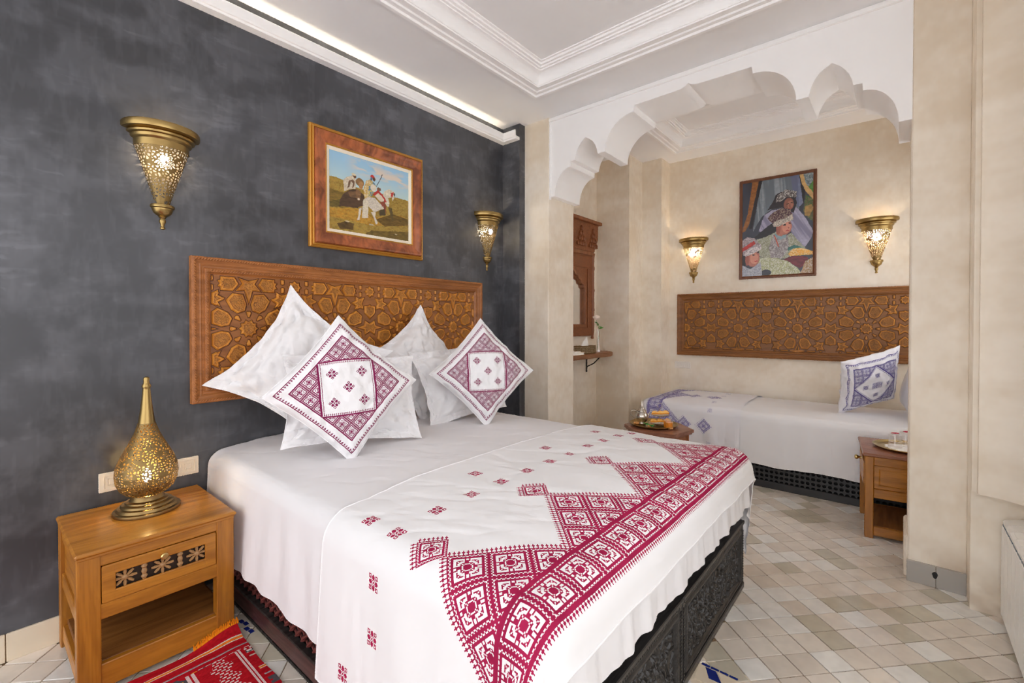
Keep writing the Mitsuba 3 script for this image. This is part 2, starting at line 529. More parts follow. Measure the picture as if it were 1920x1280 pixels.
def kilim(p, n, uv):
    """uv in metres: x away from the nightstand, y along it"""
    x, y = uv.x, uv.y
    wob = (noise(y * 18, 3.0) - .5) * .008
    xx = frac((x + wob) / .235) * .235
    red = mix((.36, .008, .014), (.44, .014, .022), noise(x * 90, y * 12))
    c = red
    c = dr.select(dr.abs(xx - .050) < .0085, mi.Color3f(.62, .52, .42), c)
    c = dr.select(dr.abs(xx - .050) < .0045, mi.Color3f(.72, .17, .02), c)
    c = dr.select(dr.abs(xx - .098) < .004, mi.Color3f(.33, .28, .30), c)
    zone = (xx > .122) & (xx < .166)
    grey = dr.select(fbm(x * 25, y * 16, 2.0, 2) > .47, mi.Color3f(.085, .075, .085), red)
    c = dr.select(zone, grey, c)
    lz = (dr.abs(frac(xx / .016) - .5) < .33) & (dr.abs(frac(y / .026 + dr.floor(xx / .016) * .5) - .5) < .33) & (noise(y * 14, dr.floor(x / .235) * 7.3) > .36)
    c = dr.select(zone & lz, mi.Color3f(.66, .55, .52), c)
    c = dr.select(zone & (noise(y * 19 + 5, xx * 60) > .80), mi.Color3f(.72, .33, .03), c)
    c = dr.select(dr.abs(xx - .190) < .0042, mi.Color3f(.60, .45, .40), c)
    c = dr.select((dr.abs(xx - .215) < .004) & (noise(y * 30, x * 4) > .35), mi.Color3f(.70, .25, .03), c)
    blk = (y > .50) & (y < .69) & (x > .125) & (x < .40)
    c = dr.select(blk, mi.Color3f(red), c)
    px, py = (x - .26) / .014, (y - .60) / .020
    st = (dr.abs(frac(px) - .5) < .26) & (dr.abs(frac(py + dr.floor(px) * .5) - .5) < .34) & (dr.abs(py) < 2.2 - 1.2 * dr.abs(dr.sin(px * .55)))
    c = dr.select(blk & st, mi.Color3f(.64, .50, .48), c)
    bar = (dr.abs(y - .512 + wob) < .014) & ~(dr.abs(y - .512 + wob) < .003)
    bar |= (dr.abs(y - .668 + wob) < .009) & ~(dr.abs(y - .668 + wob) < .002)
    c = dr.select(bar & (x > .125) & (x < .40), mi.Color3f(.68, .50, .48), c)
    return c * (.85 + .3 * noise(x * 260, y * 140))


cloth('kilim', proc(kilim))
cloth('orange_wool', (.78, .26, .015))

# glazed floor tiles: a colour per tile of the lattice they are laid on
TA, TS, TO = math.radians(47.3), .1065, np.array([2.698, 2.820])
TC, TSN = math.cos(TA), math.sin(TA)


def tile_tone(p, n, uv):
    qx, qy = p.x - TO[0], p.y - TO[1]
    i, j = dr.floor((qx * TC + qy * TSN) / TS), dr.floor((-qx * TSN + qy * TC) / TS)
    r, g = cell_rand(i, j, 3), cell_rand(i, j, 8)
    c = mix((.56, .505, .435), (.66, .61, .54), r)
    c = dr.select(g > .78, mi.Color3f(.67, .66, .62), c)
    c = dr.select(g < .14, mi.Color3f(.46, .425, .34), c)
    return c * (.98 + .20 * fbm(p.x * 24, p.y * 24, 1.0, 3))


mat('tile', proc(tile_tone), .13, spec=.75, clearcoat=.4, clearcoat_gloss=.95)
mat('tile_side', (.62, .52, .40), .25)
mat('tile_grey', (.36, .34, .31), .22)
mat('grout', (.20, .135, .075), .9)
mat('blue_glaze', (.010, .022, .17), .15)
mat('cream_glaze', (.70, .61, .47), .2)

# ------------------------------------------------------------------ the setting
ZC, ZA = 2.96, 3.03                       # ceilings of the room and of the alcove
Y0, XR = -1.7, 3.25                       # where the room's open side begins; the right wall
struct('floor', bx(-.2, Y0, -.12, XR + .2, 5.25, -.004), 'grout')
tile_mesh = mv(bx(-.0514, -.0514, -.012, .0514, .0514, 0, .0016))
tile_proto = None
cells = []
for i in range(-60, 40):
    for j in range(-40, 60):
        q = np.array([(i + .5) * TS, (j + .5) * TS])
        c = TO + [q[0] * TC - q[1] * TSN, q[0] * TSN + q[1] * TC]
        if not (-.04 < c[0] < 3.2 and -.5 < c[1] < 4.3):
            continue
        if c[0] < 1.98 and .90 < c[1] < 2.36:
            continue
        if (c[0] < .44 and c[1] > 2.95) or (c[0] > 2.72 and 3.13 < c[1] < 3.38) or (c[0] > 2.95 and c[1] > 3.0):
            continue
        if (abs(c[0] - 2.125) < .07 and abs(c[1] - 1.735) < .075):
            continue
        d = np.array([c[0], c[1], 0]) - CAM
        dep = d @ FWD
        right = np.array([math.cos(YAW), math.sin(YAW), 0])
        u = 960 + 860 * (d @ right) / max(dep, .01)
        v = 615 + 860 * 1.3 / max(dep, .01)
        seen = dep > .2 and -40 < u < 1960 and v < 1340
        hidden = (c[0] < 2.0 and 2.36 <= c[1] < 3.2) or (c[0] < .95 and c[1] > 2.4) or (.05 < c[0] < .5 and .25 < c[1] < .75) or (c[0] < 2.4 and c[1] > 4.02)
        cells.append((0 if seen and not hidden else 1, dep, i, j, c))
cells.sort(key=lambda t: t[:4])
rest = []
for n, (h, dep, i, j, c) in enumerate(cells):
    M = rotz(TA, (c[0], c[1], 0)) @ rotm([1, 0, 0], RNG.normal(0, .004)) @ rotm([0, 1, 0], RNG.normal(0, .004))
    M[2, 3] = RNG.normal(0, .0004)
    if n < 300 and h == 0:
        if tile_proto is None:
            tile_proto = obj('tile', tile_mesh, 'tile', 'floor', smooth=False)
            scene[tile_proto]['to_world'] = T(M)
        else:
            again(tile_proto, 'tile', 'floor', M)
    else:
        rest.append(xf(tile_mesh, M))
obj('tile_field', cat(*rest), 'tile', 'floor', smooth=False, kind='stuff')
obj('star_tile', bx(2.02, 1.60, -.01, 2.26, 1.84, -.0014), 'cream_glaze', 'floor', smooth=False)
# blue zellij pieces of the star border that shows beside the bed's foot and beside the nightstand
for k in range(4):
    obj('border_tile', xf(bx(-.0148, -.0055, -.008, .0148, .0055, .0008, .0008), rotz(-.02, (2.062 + k * .0325, 1.797, 0))), 'blue_glaze', 'floor', smooth=False, label='blue strip tile' if k == 0 else None)
obj('star_tile', mv(prism(Polygon([(-.034, .022), (.004, .022), (.036, -.024), (-.008, -.026)]), -.008, .0012), 2.098, 1.763, 0), 'blue_glaze', 'floor', smooth=False, label='dark blue diamond tile')
obj('star_tile', mv(prism(Polygon([(-.06, -.06), (-.005, -.06), (-.04, .02), (-.07, .02)]), -.008, .001), 2.11, 1.762, 0), 'cream_glaze', 'floor', smooth=False)
obj('star_tile', mv(prism(Polygon([(.006, -.06), (.08, -.06), (.08, .024), (.010, .024), (.042, -.024)]), -.008, .001), 2.098, 1.762, 0), 'cream_glaze', 'floor', smooth=False)
for x, y, a in ((.435, .755, .1), (.465, .762, .1), (.505, .752, .1), (.535, .758, .1)):
    obj('border_tile', xf(bx(-.013, -.008, -.008, .013, .008, .002, .0008), rotz(a, (x, y, 0))), 'blue_glaze', 'floor', smooth=False)

struct('wall_left', bx(-.2, Y0, 0, 0, 3.2, ZC + .2), 'dark_wall')
struct('wall_far', bx(0, 2.975, 0, .185, 3.1, ZC + .2), 'dark_wall', label='narrow dark plaster return beside the beige pier')
for k in range(12):
    y = .735 - (k + 1) * .218
    if k < 5:
        obj('tile', bx(0, y + .001, 0, .012, y + .216, .107, .002), 'cream_glaze', struct('baseboard_left', bx(0, -.5, 0, .006, .74, .104), 'grout') if k == 0 else 'baseboard_left', smooth=False)
# piers and the lobed arch
struct('pier', bx(0, 3.045, 0, .432, 3.42, ZC + .3, .004), 'beige_wall', label='beige plaster pier left of the arch')
struct('pier', bx(2.655, 3.062, 0, 2.872, 3.43, ZC + .3, .006), 'beige_wall', label='tall beige plaster pier right of the arch')
half = [(2.657, 2.322), (2.605, 2.322)]
half += [(2.605 - .147 * (1 - math.cos(a)), 2.322 + .206 * math.sin(a)) for a in np.linspace(.12, PI / 2, 12)]
half += [(2.456, 2.567), (2.416, 2.571)]
half += [(2.416 - .0, 2.571), (2.412, 2.60), (2.398, 2.637), (2.382, 2.664), (2.358, 2.694), (2.322, 2.722), (2.287, 2.702), (2.262, 2.683), (2.240, 2.652), (2.224, 2.615), (2.214, 2.573), (2.154, 2.573)]
half += [(2.154 - .226 * (1 - math.cos(a)), 2.573 + .229 * math.sin(a)) for a in np.linspace(.05, PI / 2, 14)]
half += [(1.921, 2.845), (1.66, 2.848), (1.605, 2.850), (1.580, 2.854), (1.561, 2.862), (1.543, 2.875)]
left = [(2 * 1.543 - x, z) for x, z in half[::-1][1:]]
ap = half + left
arch = Polygon([(2.657, 2.99), *ap, (.430, 2.99)]).buffer(0)
A = M4((0, 3.062, 0), (1, 0, 0), (0, 0, 1), (0, -1, 0))
struct('wall_arch', xf(prism(arch, -.375, 0), A), 'arch_white', label='white lobed plaster arch between the two piers', smooth=28)
obj('upper_band', bx(.432, 3.046, 2.925, 2.655, 3.066, 2.951, .002), 'arch_white', 'wall_arch')
obj('side_band', bx(.432, 3.050, 2.30, .446, 3.066, 2.925, .002), 'arch_white', 'wall_arch')
# right wall: pier return, radiator niche, thick wall above it turning into the window side
struct('wall_niche', bx(2.868, 2.925, 0, XR + .2, 3.2, .70), 'beige_wall')
struct('wall_pier_side', bx(2.868, 2.90, .545, 2.905, 3.2, ZC + .2), 'beige_wall', label='narrow beige return beside the right pier')
pts = [(2.885, 3.2), (2.885, 2.86)] + [(2.885 + .30 * math.sin(a), 2.86 - .62 * (1 - math.cos(a))) for a in np.linspace(.1, PI / 2, 12)] + [(3.185, 1.75), (3.5, 1.75), (3.5, 3.2)]
struct('wall_right', mv(prism(Polygon(pts), .545, ZC + .2)), 'beige_wall', smooth=40)
struct('wall_window', cat(bx(3.185, -.9, 0, 3.5, 1.75, .62), bx(3.185, -.9, 2.72, 3.5, 1.75, ZC + .2), bx(3.185, Y0, 0, 3.5, -.9, ZC + .2), bx(3.36, 1.75, 0, 3.5, 2.95, .60)), 'beige_wall')
for k in range(2):
    obj('tile', bx(2.651 + k * .11, 3.046, 0, 2.760 + k * .108, 3.064, .104, .002), 'tile_grey', struct('baseboard_right', bx(2.653, 3.050, 0, 2.866, 3.064, .10), 'grout') if k == 0 else 'baseboard_right', smooth=False)
obj('pipe_hole', mv(xf(prism(Polygon([(math.cos(a) * .010 * (1 + .2 * math.sin(3 * a)), math.sin(a) * .017) for a in np.linspace(0, 2 * PI, 14)[:-1]]), 0, .0012), FRONT(0, 0, 0)), 2.757, 3.0465, .062), 'black_iron', 'baseboard_right', label='small dark hole')
struct('plinth', bx(2.640, 3.08, 0, 2.70, 3.42, .215, .01), 'beige_wall', label='low plaster plinth at the pier foot')

# alcove walls
struct('wall_alcove_left', prism(Polygon([(-.2, 3.40), (.10, 3.40), (.10, 4.40), (.48, 4.40), (.48, 4.71), (.695, 4.71), (.695, 5.25), (-.2, 5.25)]), 0, ZA + .2), 'beige_wall', smooth=False)
bw = [(.60, 4.9264), (3.3, 5.0286), (3.3, 5.25), (.60, 5.25)]
struct('wall_alcove_back', prism(Polygon(bw), 0, ZA + .2), 'beige_wall', smooth=False)
struct('wall_alcove_right', cat(bx(3.02, 3.2, 0, 3.3, 3.50, ZA + .2), bx(3.02, 3.5, 0, 3.3, 4.85, .95), bx(3.02, 3.5, 2.30, 3.3, 4.85, ZA + .2), bx(3.02, 4.85, 0, 3.3, 5.1, ZA + .2)), 'beige_wall', smooth=False, label='right wall of the alcove with a window opening')


def ceiling_with_tray(name, x0, y0, x1, y1, z, tray, rise, profile, label):
    tx0, ty0, tx1, ty1 = tray
    slab = Polygon([(x0, y0), (x1, y0), (x1, y1), (x0, y1)], [[(tx0, ty0), (tx1, ty0), (tx1, ty1), (tx0, ty1)]])
    struct(name, cat(prism(slab, z, z + .2), bx(tx0, ty0, z + rise, tx1, ty1, z + rise + .1)), 'white_paint', label=label, smooth=False)
    w, h = tx1 - tx0, ty1 - ty0
    m = frame_sweep(w, h, [(a, -b) for a, b in profile])
    obj('tray_moulding', mv(xf(m, np.diag([1, 1, -1, 1])), (tx0 + tx1) / 2, (ty0 + ty1) / 2, z), 'arch_white', name, smooth=40)


cove = [(.095 + .045 * (1 - math.cos(a)), .012 + .062 * math.sin(a)) for a in np.linspace(0, PI / 2, 9)]
PROF = [(-.004, 0), (-.004, -.016), (.016, -.016), (.020, -.004), (.046, -.004), (.052, .004), (.088, .004), (.090, .012), *cove, (.150, .074), (.151, .082), (.166, .082), (.167, .092), (.183, .092), (.184, .105), (.20, .105), (.20, .112)]
ceiling_with_tray('ceiling', -.2, Y0, XR + .3, 3.12, ZC, (.56, -1.2, 2.66, 2.703), .112, PROF, 'white ceiling with a stepped tray over the double bed')
ceiling_with_tray('ceiling_alcove', -.2, 3.12, 3.3, 5.25, ZA, (.86, 3.78, 2.66, 4.655), .112, PROF, 'white ceiling of the alcove with its own tray')
# cornice with the hidden light strip
cp = Polygon([(0, 2.823), (.050, 2.823), (.052, 2.834), (.060, 2.836), (.064, 2.85), (.064, 2.888), (.058, 2.894), (.050, 2.894), (.048, 2.848), (0, 2.848)])
CY = M4((0, 2.975, 0), (1, 0, 0), (0, 0, 1), (0, -1, 0))
struct('trim_1', cat(xf(prism(cp, -.0, 4.675), CY), xf(prism(cp, -.001, .185), M4((0, 2.975, 0), (0, -1, 0), (0, 0, 1), (-1, 0, 0)) @ M4(X=(1, 0, 0), Y=(0, 1, 0), Z=(0, 0, -1)))), 'arch_white', label='white cornice along the dark wall')
obj('light_strip', bx(.012, Y0, 2.849, .024, 2.93, 2.853), 'bulb', 'trim_1', emitter={'type': 'area', 'radiance': rgb((LED, LED * .84, LED * .62))}, label='warm light strip hidden in the cornice')

# ------------------------------------------------------------------ carved headboard panels
def star(n, r0, r1, c=(0, 0), a0=0.0):
    return [(c[0] + (r0 if k % 2 == 0 else r1) * math.cos(a0 + k * PI / n), c[1] + (r0 if k % 2 == 0 else r1) * math.sin(a0 + k * PI / n)) for k in range(2 * n)]


def place2(poly, c, a=0.0, s=1.0, flip=1):
    ca, sa = math.cos(a), math.sin(a)
    return [(c[0] + s * (x * ca - y * sa), c[1] + flip * s * (x * sa + y * ca)) for x, y in poly]


HEX = [(.098, 0), (.055, .080), (-.045, .072), (-.098, .034), (-.098, -.034), (-.045, -.072), (.055, -.080)]
TRI = [(.026, 0), (.022, .027), (-.036, .006), (-.036, -.006), (.022, -.027)]
SHIELD = [(-.072, .062), (-.02, .062), (0, .078), (.02, .062), (.072, .062), (.072, -.030), (0, -.098), (-.072, -.030)]
ARROW = [(-.105, 0), (-.062, .074), (.070, .074), (.070, .040), (.098, .030), (.078, 0), (.098, -.030), (.070, -.040), (.070, -.074), (-.062, -.074)]
BIGSTAR = [(.195, 0), (.085, .030), (.072, .098), (0, .052), (-.072, .098), (-.085, .030), (-.195, 0), (-.085, -.030), (-.072, -.098), (0, -.052), (.072, -.098), (.085, -.030)]
YSTAR = [(0, -.165), (.036, -.045), (.110, -.052), (.055, .020), (.085, .072), (.0, .046), (-.085, .072), (-.055, .020), (-.110, -.052), (-.036, -.045)]
FIVE = [(.075, .0), (.020, .028), (.045, .082), (-.02, .045), (-.072, .060), (-.045, 0), (-.072, -.060), (-.02, -.045), (.045, -.082), (.020, -.028)]
BARH = [(.085, 0), (.068, .017), (-.068, .017), (-.085, 0), (-.068, -.017), (.068, -.017)]
BARV = [(-y, x) for x, y in BARH]


def star_pattern(x0, x1, y0, y1, first, yc, P, rows=(1, -1)):
    out = []
    k0, k1 = int(math.floor((x0 - first) / P)) - 1, int(math.ceil((x1 - first) / P)) + 1
    for k in range(k0, k1 + 1):
        cx = first + k * P
        out.append(('rose', [(cx + P * x, yc + P * y) for x, y in star(10, .098, .076)]))
        for m in range(8):
            a = m * PI / 4
            out.append(('tri', place2(TRI, (cx + P * .158 * math.cos(a), yc + P * .162 * math.sin(a)), a, P * 1.1)))
            b = a + PI / 8
            out.append(('hex', place2(HEX, (cx + P * .302 * math.cos(b), yc + P * .302 * math.sin(b)), b, P * 1.13)))
        sx = cx + P / 2
        out.append(('star', [(sx + P * x, yc + P * y) for x, y in BIGSTAR]))
        for s in (1, -1):
            out.append(('star', [(cx + P * 1.15 * x, yc + s * P * (1.15 * y + .465)) for x, y in YSTAR]))
            out.append(('shield', [(sx + P * 1.1 * x, yc + s * P * (1.1 * y + .222)) for x, y in SHIELD]))
            for t in (1, -1):
                out.append(('five', place2(FIVE, (sx + t * P * .178, yc + s * P * .318), 0 if t > 0 else PI, P * 1.34)))
                out.append(('arrow', [(sx - t * P * (.298 - x), yc + s * P * (.478 + y)) for x, y in ARROW]))
                out.append(('bar', [(sx + t * P * (.148 + x * 1.15), yc + s * P * (.358 + y)) for x, y in BARH]))
                out.append(('bar', [(sx + t * P * (.140 + x), yc + s * P * (.425 + y * .50)) for x, y in BARV]))
                out.append(('bar', [(sx + t * P * (.140 + x), yc + s * P * (.535 + y * .45)) for x, y in BARV]))
            out.append(('rose', [(sx + P * x, yc + s * P * (.478 + y)) for x, y in star(8, .076, .056)]))
    clip = sbox(x0, y0, x1, y1)
    res, taken = [], None
    order = {'rose': 0, 'hex': 1, 'shield': 2, 'star': 3, 'arrow': 4, 'five': 5, 'tri': 6, 'bar': 7}
    for kind, p in sorted(out, key=lambda e: order[e[0]]):
        g = Polygon(p).buffer(0).intersection(clip)
        for q in getattr(g, 'geoms', [g]):
            if q.is_empty or q.geom_type != 'Polygon':
                continue
            if taken is not None:
                q = q.difference(taken)
                q = max(getattr(q, 'geoms', [q]), key=lambda a: a.area) if not q.is_empty else q
            if q.is_empty or q.geom_type != 'Polygon' or q.area < 1.6e-4 * (P / .5) ** 2:
                continue
            q = q.buffer(-.0025 * P / .5, join_style=2).buffer(.0025 * P / .5, join_style=2).simplify(.0012)
            q = max(getattr(q, 'geoms', [q]), key=lambda a: a.area)
            if q.is_empty or q.area < 1.6e-4 * (P / .5) ** 2:
                continue
            b = q.buffer(.0105 * P / .5, join_style=2)
            taken = b if taken is None else taken.union(b)
            res.append((kind, np.array(shapely.geometry.polygon.orient(q).exterior.coords)[:-1]))
    return res


def rope(p0, p1, r, pitch):
    """a row of slanted beads, as on a carved rope moulding"""
    p0, p1 = np.asarray(p0, float), np.asarray(p1, float)
    L = np.linalg.norm(p1 - p0); n = max(2, int(L / pitch)); t = (p1 - p0) / L
    nrm = np.array([-t[1], t[0], 0])
    bv, bf = ball((0, 0, 0), (pitch * .82, r * .55, r * .6), 1)
    R = np.stack([t * .78 + nrm * .62, nrm * .78 - t * .62, [0, 0, 1]], 1)
    vs, fs = [], []
    for k in range(n):
        vs.append(bv @ R.T + p0 + (p1 - p0) * (k + .5) / n); fs.append(bf + k * len(bv))
    return np.vstack(vs), np.vstack(fs)


def headboard(M, W, H, fw, first, yc, P, field, edge, ground, frame, strap_mat, label):
    t = thing('headboard', label, 'headboard')
    inside = (fw, W - fw, fw, H - fw)
    obj('ground_board', xf(bx(.01, .01, .0, W - .01, H - .01, .016), M), ground, t, smooth=False)
    k = fw / .085
    prof = [(0, 0), (0, .034), (.004, .040), (.012, .042), (.019, .038), (.024, .034), (.034, .031), (.040, .033), (.046, .029), (.054, .028), (.058, .034), (.066, .036), (.074, .034), (.079, .026), (.085, .022), (.085, .01)]
    F = M @ M4((W / 2, H / 2, 0))
    obj('frame', xf(frame_sweep(W, H, [(a * k, b) for a, b in prof]), F), frame, t, smooth=25)
    ropes = []
    for ins, z, r, pt in ((.0125 * k, .041, .0075, .013), (.0665 * k, .035, .0075, .013)):
        c = [(ins, ins, z), (W - ins, ins, z), (W - ins, H - ins, z), (ins, H - ins, z)]
        ropes += [rope(c[q], c[(q + 1) % 4], r * k, pt * k) for q in range(4)]
    obj('rope_moulding', xf(cat(*ropes), M), frame, t, smooth=True, kind='stuff')
    e = .004
    pieces = star_pattern(inside[0] + e, inside[1] - e, inside[2] + e, inside[3] - e, first, yc, P)
    gaps = shapely.union_all([Polygon(p).buffer(.0034 * P / .48, join_style=2) for _, p in pieces])
    strap = sbox(inside[0], inside[2], inside[1], inside[3]).difference(gaps).buffer(-.0008).buffer(.0008)
    obj('strapwork', xf(prism(strap, .010, .0215), M), strap_mat, t, smooth=False, label='interlaced straps between the carved pieces')
    for kind, p in pieces:
        s = P / .48
        size = math.sqrt(Polygon(p).area)
        if kind in ('bar', 'tri') or size < .035:
            m = relief(p, [(0, .014), (.0005, .022), (.0045 * s, .0285)])
            obj('carved_piece', xf(m, M), edge, t, smooth=False)
        else:
            key = obj('carved_piece', xf(relief(p, [(0, .014), (.0005 * s, .021), (.0060 * s, .030), (.0095 * s, .030), (.0115 * s, .0255)]), M), edge, t, smooth=False)
            q = Polygon(p).buffer(-.0118 * s, join_style=2)
            for g in getattr(q, 'geoms', [q]):
                if not g.is_empty and g.area > 1e-4:
                    obj('carved_field', xf(prism(g, .0250, .0268), M), field, key, smooth=False)
    return t


hb1 = headboard(LEFT(.686, .910), 1.996, .712, .083, .943 - .686, .360, .477, 'carved_field', 'carved_edge', 'carved_ground', 'frame_wood', 'strap_wood', 'golden brown carved headboard panel on the dark wall behind the double bed')
hb2 = headboard(BACK(.792, .960), 2.06, .645, .070, .596, .289, .505, 'alcove_field', 'alcove_edge', 'alcove_ground', 'alcove_frame', 'alcove_strap', 'long dark brown carved headboard panel on the beige alcove wall over the single bed')

# ------------------------------------------------------------------ pierced brass wall lamps
def pierced(prof, n_ang, n_len, a0, a1, cell, seed, keep=.30, rosettes=(), sx=1.0):
    """a sheet of brass with real openings: cells of a fine net that fall inside an opening are left out"""
    prof = np.asarray(prof, float)
    seg = np.concatenate([[0], np.cumsum(np.linalg.norm(np.diff(prof, axis=0), axis=1))])
    L = np.linspace(0, seg[-1], n_len)
    R, Z = np.interp(L, seg, prof[:, 0]), np.interp(L, seg, prof[:, 1])
    A = np.linspace(a0, a1, n_ang + 1)
    v = np.stack([np.outer(np.cos(A), R) * sx, np.outer(np.sin(A), R), np.tile(Z, (n_ang + 1, 1))], -1)
    rm = (R[1:] + R[:-1]) / 2
    am = (A[1:] + A[:-1]) / 2; lm = (L[1:] + L[:-1]) / 2
    a, l = np.meshgrid(am, lm, indexing='ij'); r = np.tile(rm, (n_ang, 1))
    rg = np.random.default_rng(seed)
    # scattered openings of about one cell, kept apart
    from scipy.spatial import cKDTree
    ring = []
    step = cell * .86
    for q in np.arange(step * .6, seg[-1] - step * .4, step):
        rr = np.interp(q, L, R); m = max(3, int((a1 - a0) * rr / cell))
        off = rg.random()
        for k in range(m):
            ring.append((a0 + (a1 - a0) * (k + .5 + .5 * (off > .5)) / m + rg.normal(0, .24) * (a1 - a0) / m, q + rg.normal(0, .24) * cell))
    ring = np.array(ring)
    rr = np.interp(ring[:, 1], L, R)
    tree = cKDTree(np.column_stack([ring[:, 0] * np.median(rm) * 0 + ring[:, 0] * rr * np.cos(0) * np.sin(0) + np.cos(ring[:, 0]) * rr, np.sin(ring[:, 0]) * rr, ring[:, 1]]))
    d, _ = tree.query(np.column_stack([(np.cos(a) * r).ravel(), (np.sin(a) * r).ravel(), l.ravel()]), k=2)
    hole = ((d[:, 1] - d[:, 0]) > keep * cell).reshape(a.shape)
    for ra, rl, rad in rosettes:
        x, y = (a - ra) * r, l - rl
        dist, ang = np.hypot(x, y), np.arctan2(y, x)
        inside = dist < rad
        petal = (np.cos(ang * 16 + 3 * (np.floor(dist / rad * 5) % 2)) > -.1) & (np.mod(dist / rad * 5, 1) > .30) & (dist > rad * .14)
        hole = np.where(inside, petal, hole)
    hole[:, :1] = hole[:, -1:] = False
    hole[:1] = hole[-1:] = False
    nv = n_len
    i, j = np.nonzero(~hole)
    q = np.stack([i * nv + j, (i + 1) * nv + j, (i + 1) * nv + j + 1, i * nv + j + 1], 1)
    return v.reshape(-1, 3), quads(q)


H = PI / 2
SC = dict(
    rim=lathe([(.118, -.004), (.136, -.004), (.150, .000), (.153, .008), (.153, .026), (.149, .032), (.140, .033), (.140, .002), (.118, .000)], 40, -H, H, .86),
    neck=lathe([(.108, -.078), (.108, -.046), (.116, -.040), (.120, -.034), (.120, -.024), (.131, -.020), (.134, -.012), (.128, -.004), (.118, -.004), (.118, -.020), (.104, -.046), (.104, -.078)], 40, -H, H, .86),
    cup=lathe([(.012, -.350), (.046, -.350), (.048, -.354), (.048, -.364), (.042, -.368), (.041, -.376), (.034, -.392), (.022, -.402), (.014, -.405)], 28, -H, H, .95),
    finial=lathe([(.014, -.402), (.017, -.408), (.010, -.416), (.013, -.424), (.014, -.432), (.009, -.444), (.007, -.456), (.011, -.462), (.010, -.468), (.0, -.473)], 16, -H, H, 1.0),
)
SHADE = pierced([(.105, -.076), (.026, -.352)], 132, 128, -H, H, .0160, 5, .36, [(0.0, .075, .032)], .86)
SC_PROTO = {}


def sconce(M, label):
    t = thing('wall_lamp', label, 'wall lamp', 'pierced brass wall lamps')
    Mw = np.asarray(M) @ M4((0, 0, 0), (0, 0, 1), (1, 0, 0), (0, 1, 0)) @ np.diag([.97, .97, .92, 1])
    for nm, mesh, m in (('rim', SC['rim'], 'brass'), ('neck', SC['neck'], 'brass'), ('shade', SHADE, 'shade_brass'), ('cup', SC['cup'], 'brass'), ('finial', SC['finial'], 'brass')):
        if nm not in SC_PROTO:
            SC_PROTO[nm] = ply(mesh, m, 40)
        key = numbered(t + '__' + nm)
        scene[key] = {**SC_PROTO[nm], 'to_world': T(Mw)}
        if nm == 'shade':
            lab(key, 'pierced brass shade')
    key = numbered(t + '__bulb')
    scene[key] = ply(xf(ball((.045, 0, -.125), (.016, .016, .026), 2), Mw), 'bulb', True, emitter={'type': 'area', 'radiance': rgb((BULB, BULB * .80, BULB * .52))})
    return t


sconce(LEFT(.584, 2.165), 'pierced brass wall lamp on the dark wall left of the painting')
sconce(LEFT(2.772, 2.165), 'pierced brass wall lamp on the dark wall in the corner right of the painting')
sconce(BACK(.952, 2.155), 'pierced brass wall lamp on the beige alcove wall left of the framed picture')
sconce(BACK(2.462, 2.155), 'pierced brass wall lamp on the beige alcove wall right of the framed picture')

# ------------------------------------------------------------------ nightstand beside the double bed, and what stands on it
def spindle_screen(w, h):
    """turned moucharabieh screen w x h in xy: hubs with eight spokes, and upright beads between"""
    ms = []
    n = 5; st = w / n
    for k in range(n):
        cx = -w / 2 + (k + .5) * st
        if k % 2 == 0:
            ms.append(ball((cx, 0, 0), (.011, .011, .009), 1))
            for m in range(8):
                a = m * PI / 4
                e = np.array([math.cos(a) * st * .62, math.sin(a) * h * .5, 0])
                ms.append(tube([(cx, 0, 0), (cx + e[0] * .35, e[1] * .35, 0), (cx + e[0] * .6, e[1] * .6, 0), (cx + e[0], e[1], 0)], [.006, .0035, .0058, .004], 6))
        else:
            ms.append(tube([(cx, -h / 2, 0), (cx, -h * .3, 0), (cx, -h * .18, 0), (cx, 0, 0), (cx, h * .18, 0), (cx, h * .3, 0), (cx, h / 2, 0)], [.005, .011, .006, .010, .006, .011, .005], 7))
    return cat(*ms)


NS = thing('nightstand', 'honey brown wooden nightstand with a drawer against the dark wall', 'nightstand')
nx0, nx1, ny0, ny1 = .015, .500, .226, .706
def pr(name, a, m='honey_wood_y', parent=NS, c=.003, **k):
    return obj(name, bx(*a, c), m, parent, smooth=False, **k)
pr('top', (nx0 - .005, ny0 - .006, .500, nx1 + .012, ny1 + .008, .516), c=.006)
pr('top_edge', (nx0, ny0, .490, nx1 + .004, ny1, .501), c=.002)
for x, y in ((nx1 - .05, ny0), (nx1 - .05, ny1 - .063), (nx0, ny0), (nx0, ny1 - .063)):
    pr('leg', (x, y, 0, x + .05, y + .063, .492), 'honey_wood_z')
pr('apron', (nx1 - .035, ny0 + .06, .452, nx1 - .004, ny1 - .06, .492))
pr('lower_rail', (nx1 - .035, ny0 + .06, .264, nx1 - .004, ny1 - .06, .318))
pr('shelf', (nx0 + .01, ny0 + .02, .088, nx1 - .03, ny1 - .02, .106), 'inner_wood')
pr('shelf_front', (nx1 - .032, ny0 + .06, .020, nx1 - .006, ny1 - .06, .106))
for y in (ny0 + .006, ny1 - .030):
    pr('side_rail', (nx0 + .05, y, .436, nx1 - .05, y + .024, .492), 'honey_wood_x')
    pr('side_rail', (nx0 + .05, y, .245, nx1 - .05, y + .024, .300), 'honey_wood_x')
    pr('side_rail', (nx0 + .05, y, .030, nx1 - .05, y + .024, .088), 'honey_wood_x')
    pr('side_panel', (nx0 + .05, y + .008, .30, nx1 - .05, y + .018, .436), 'honey_wood_x')
pr('back_panel', (nx0 + .004, ny0 + .02, .03, nx0 + .014, ny1 - .02, .49), 'inner_wood')
pr('drawer_floor', (nx0 + .02, ny0 + .03, .262, nx1 - .04, ny1 - .03, .272), 'inner_wood')
dw, dh = .350, .130
D = LEFT((ny0 + ny1) / 2, .385, nx1 - .012)
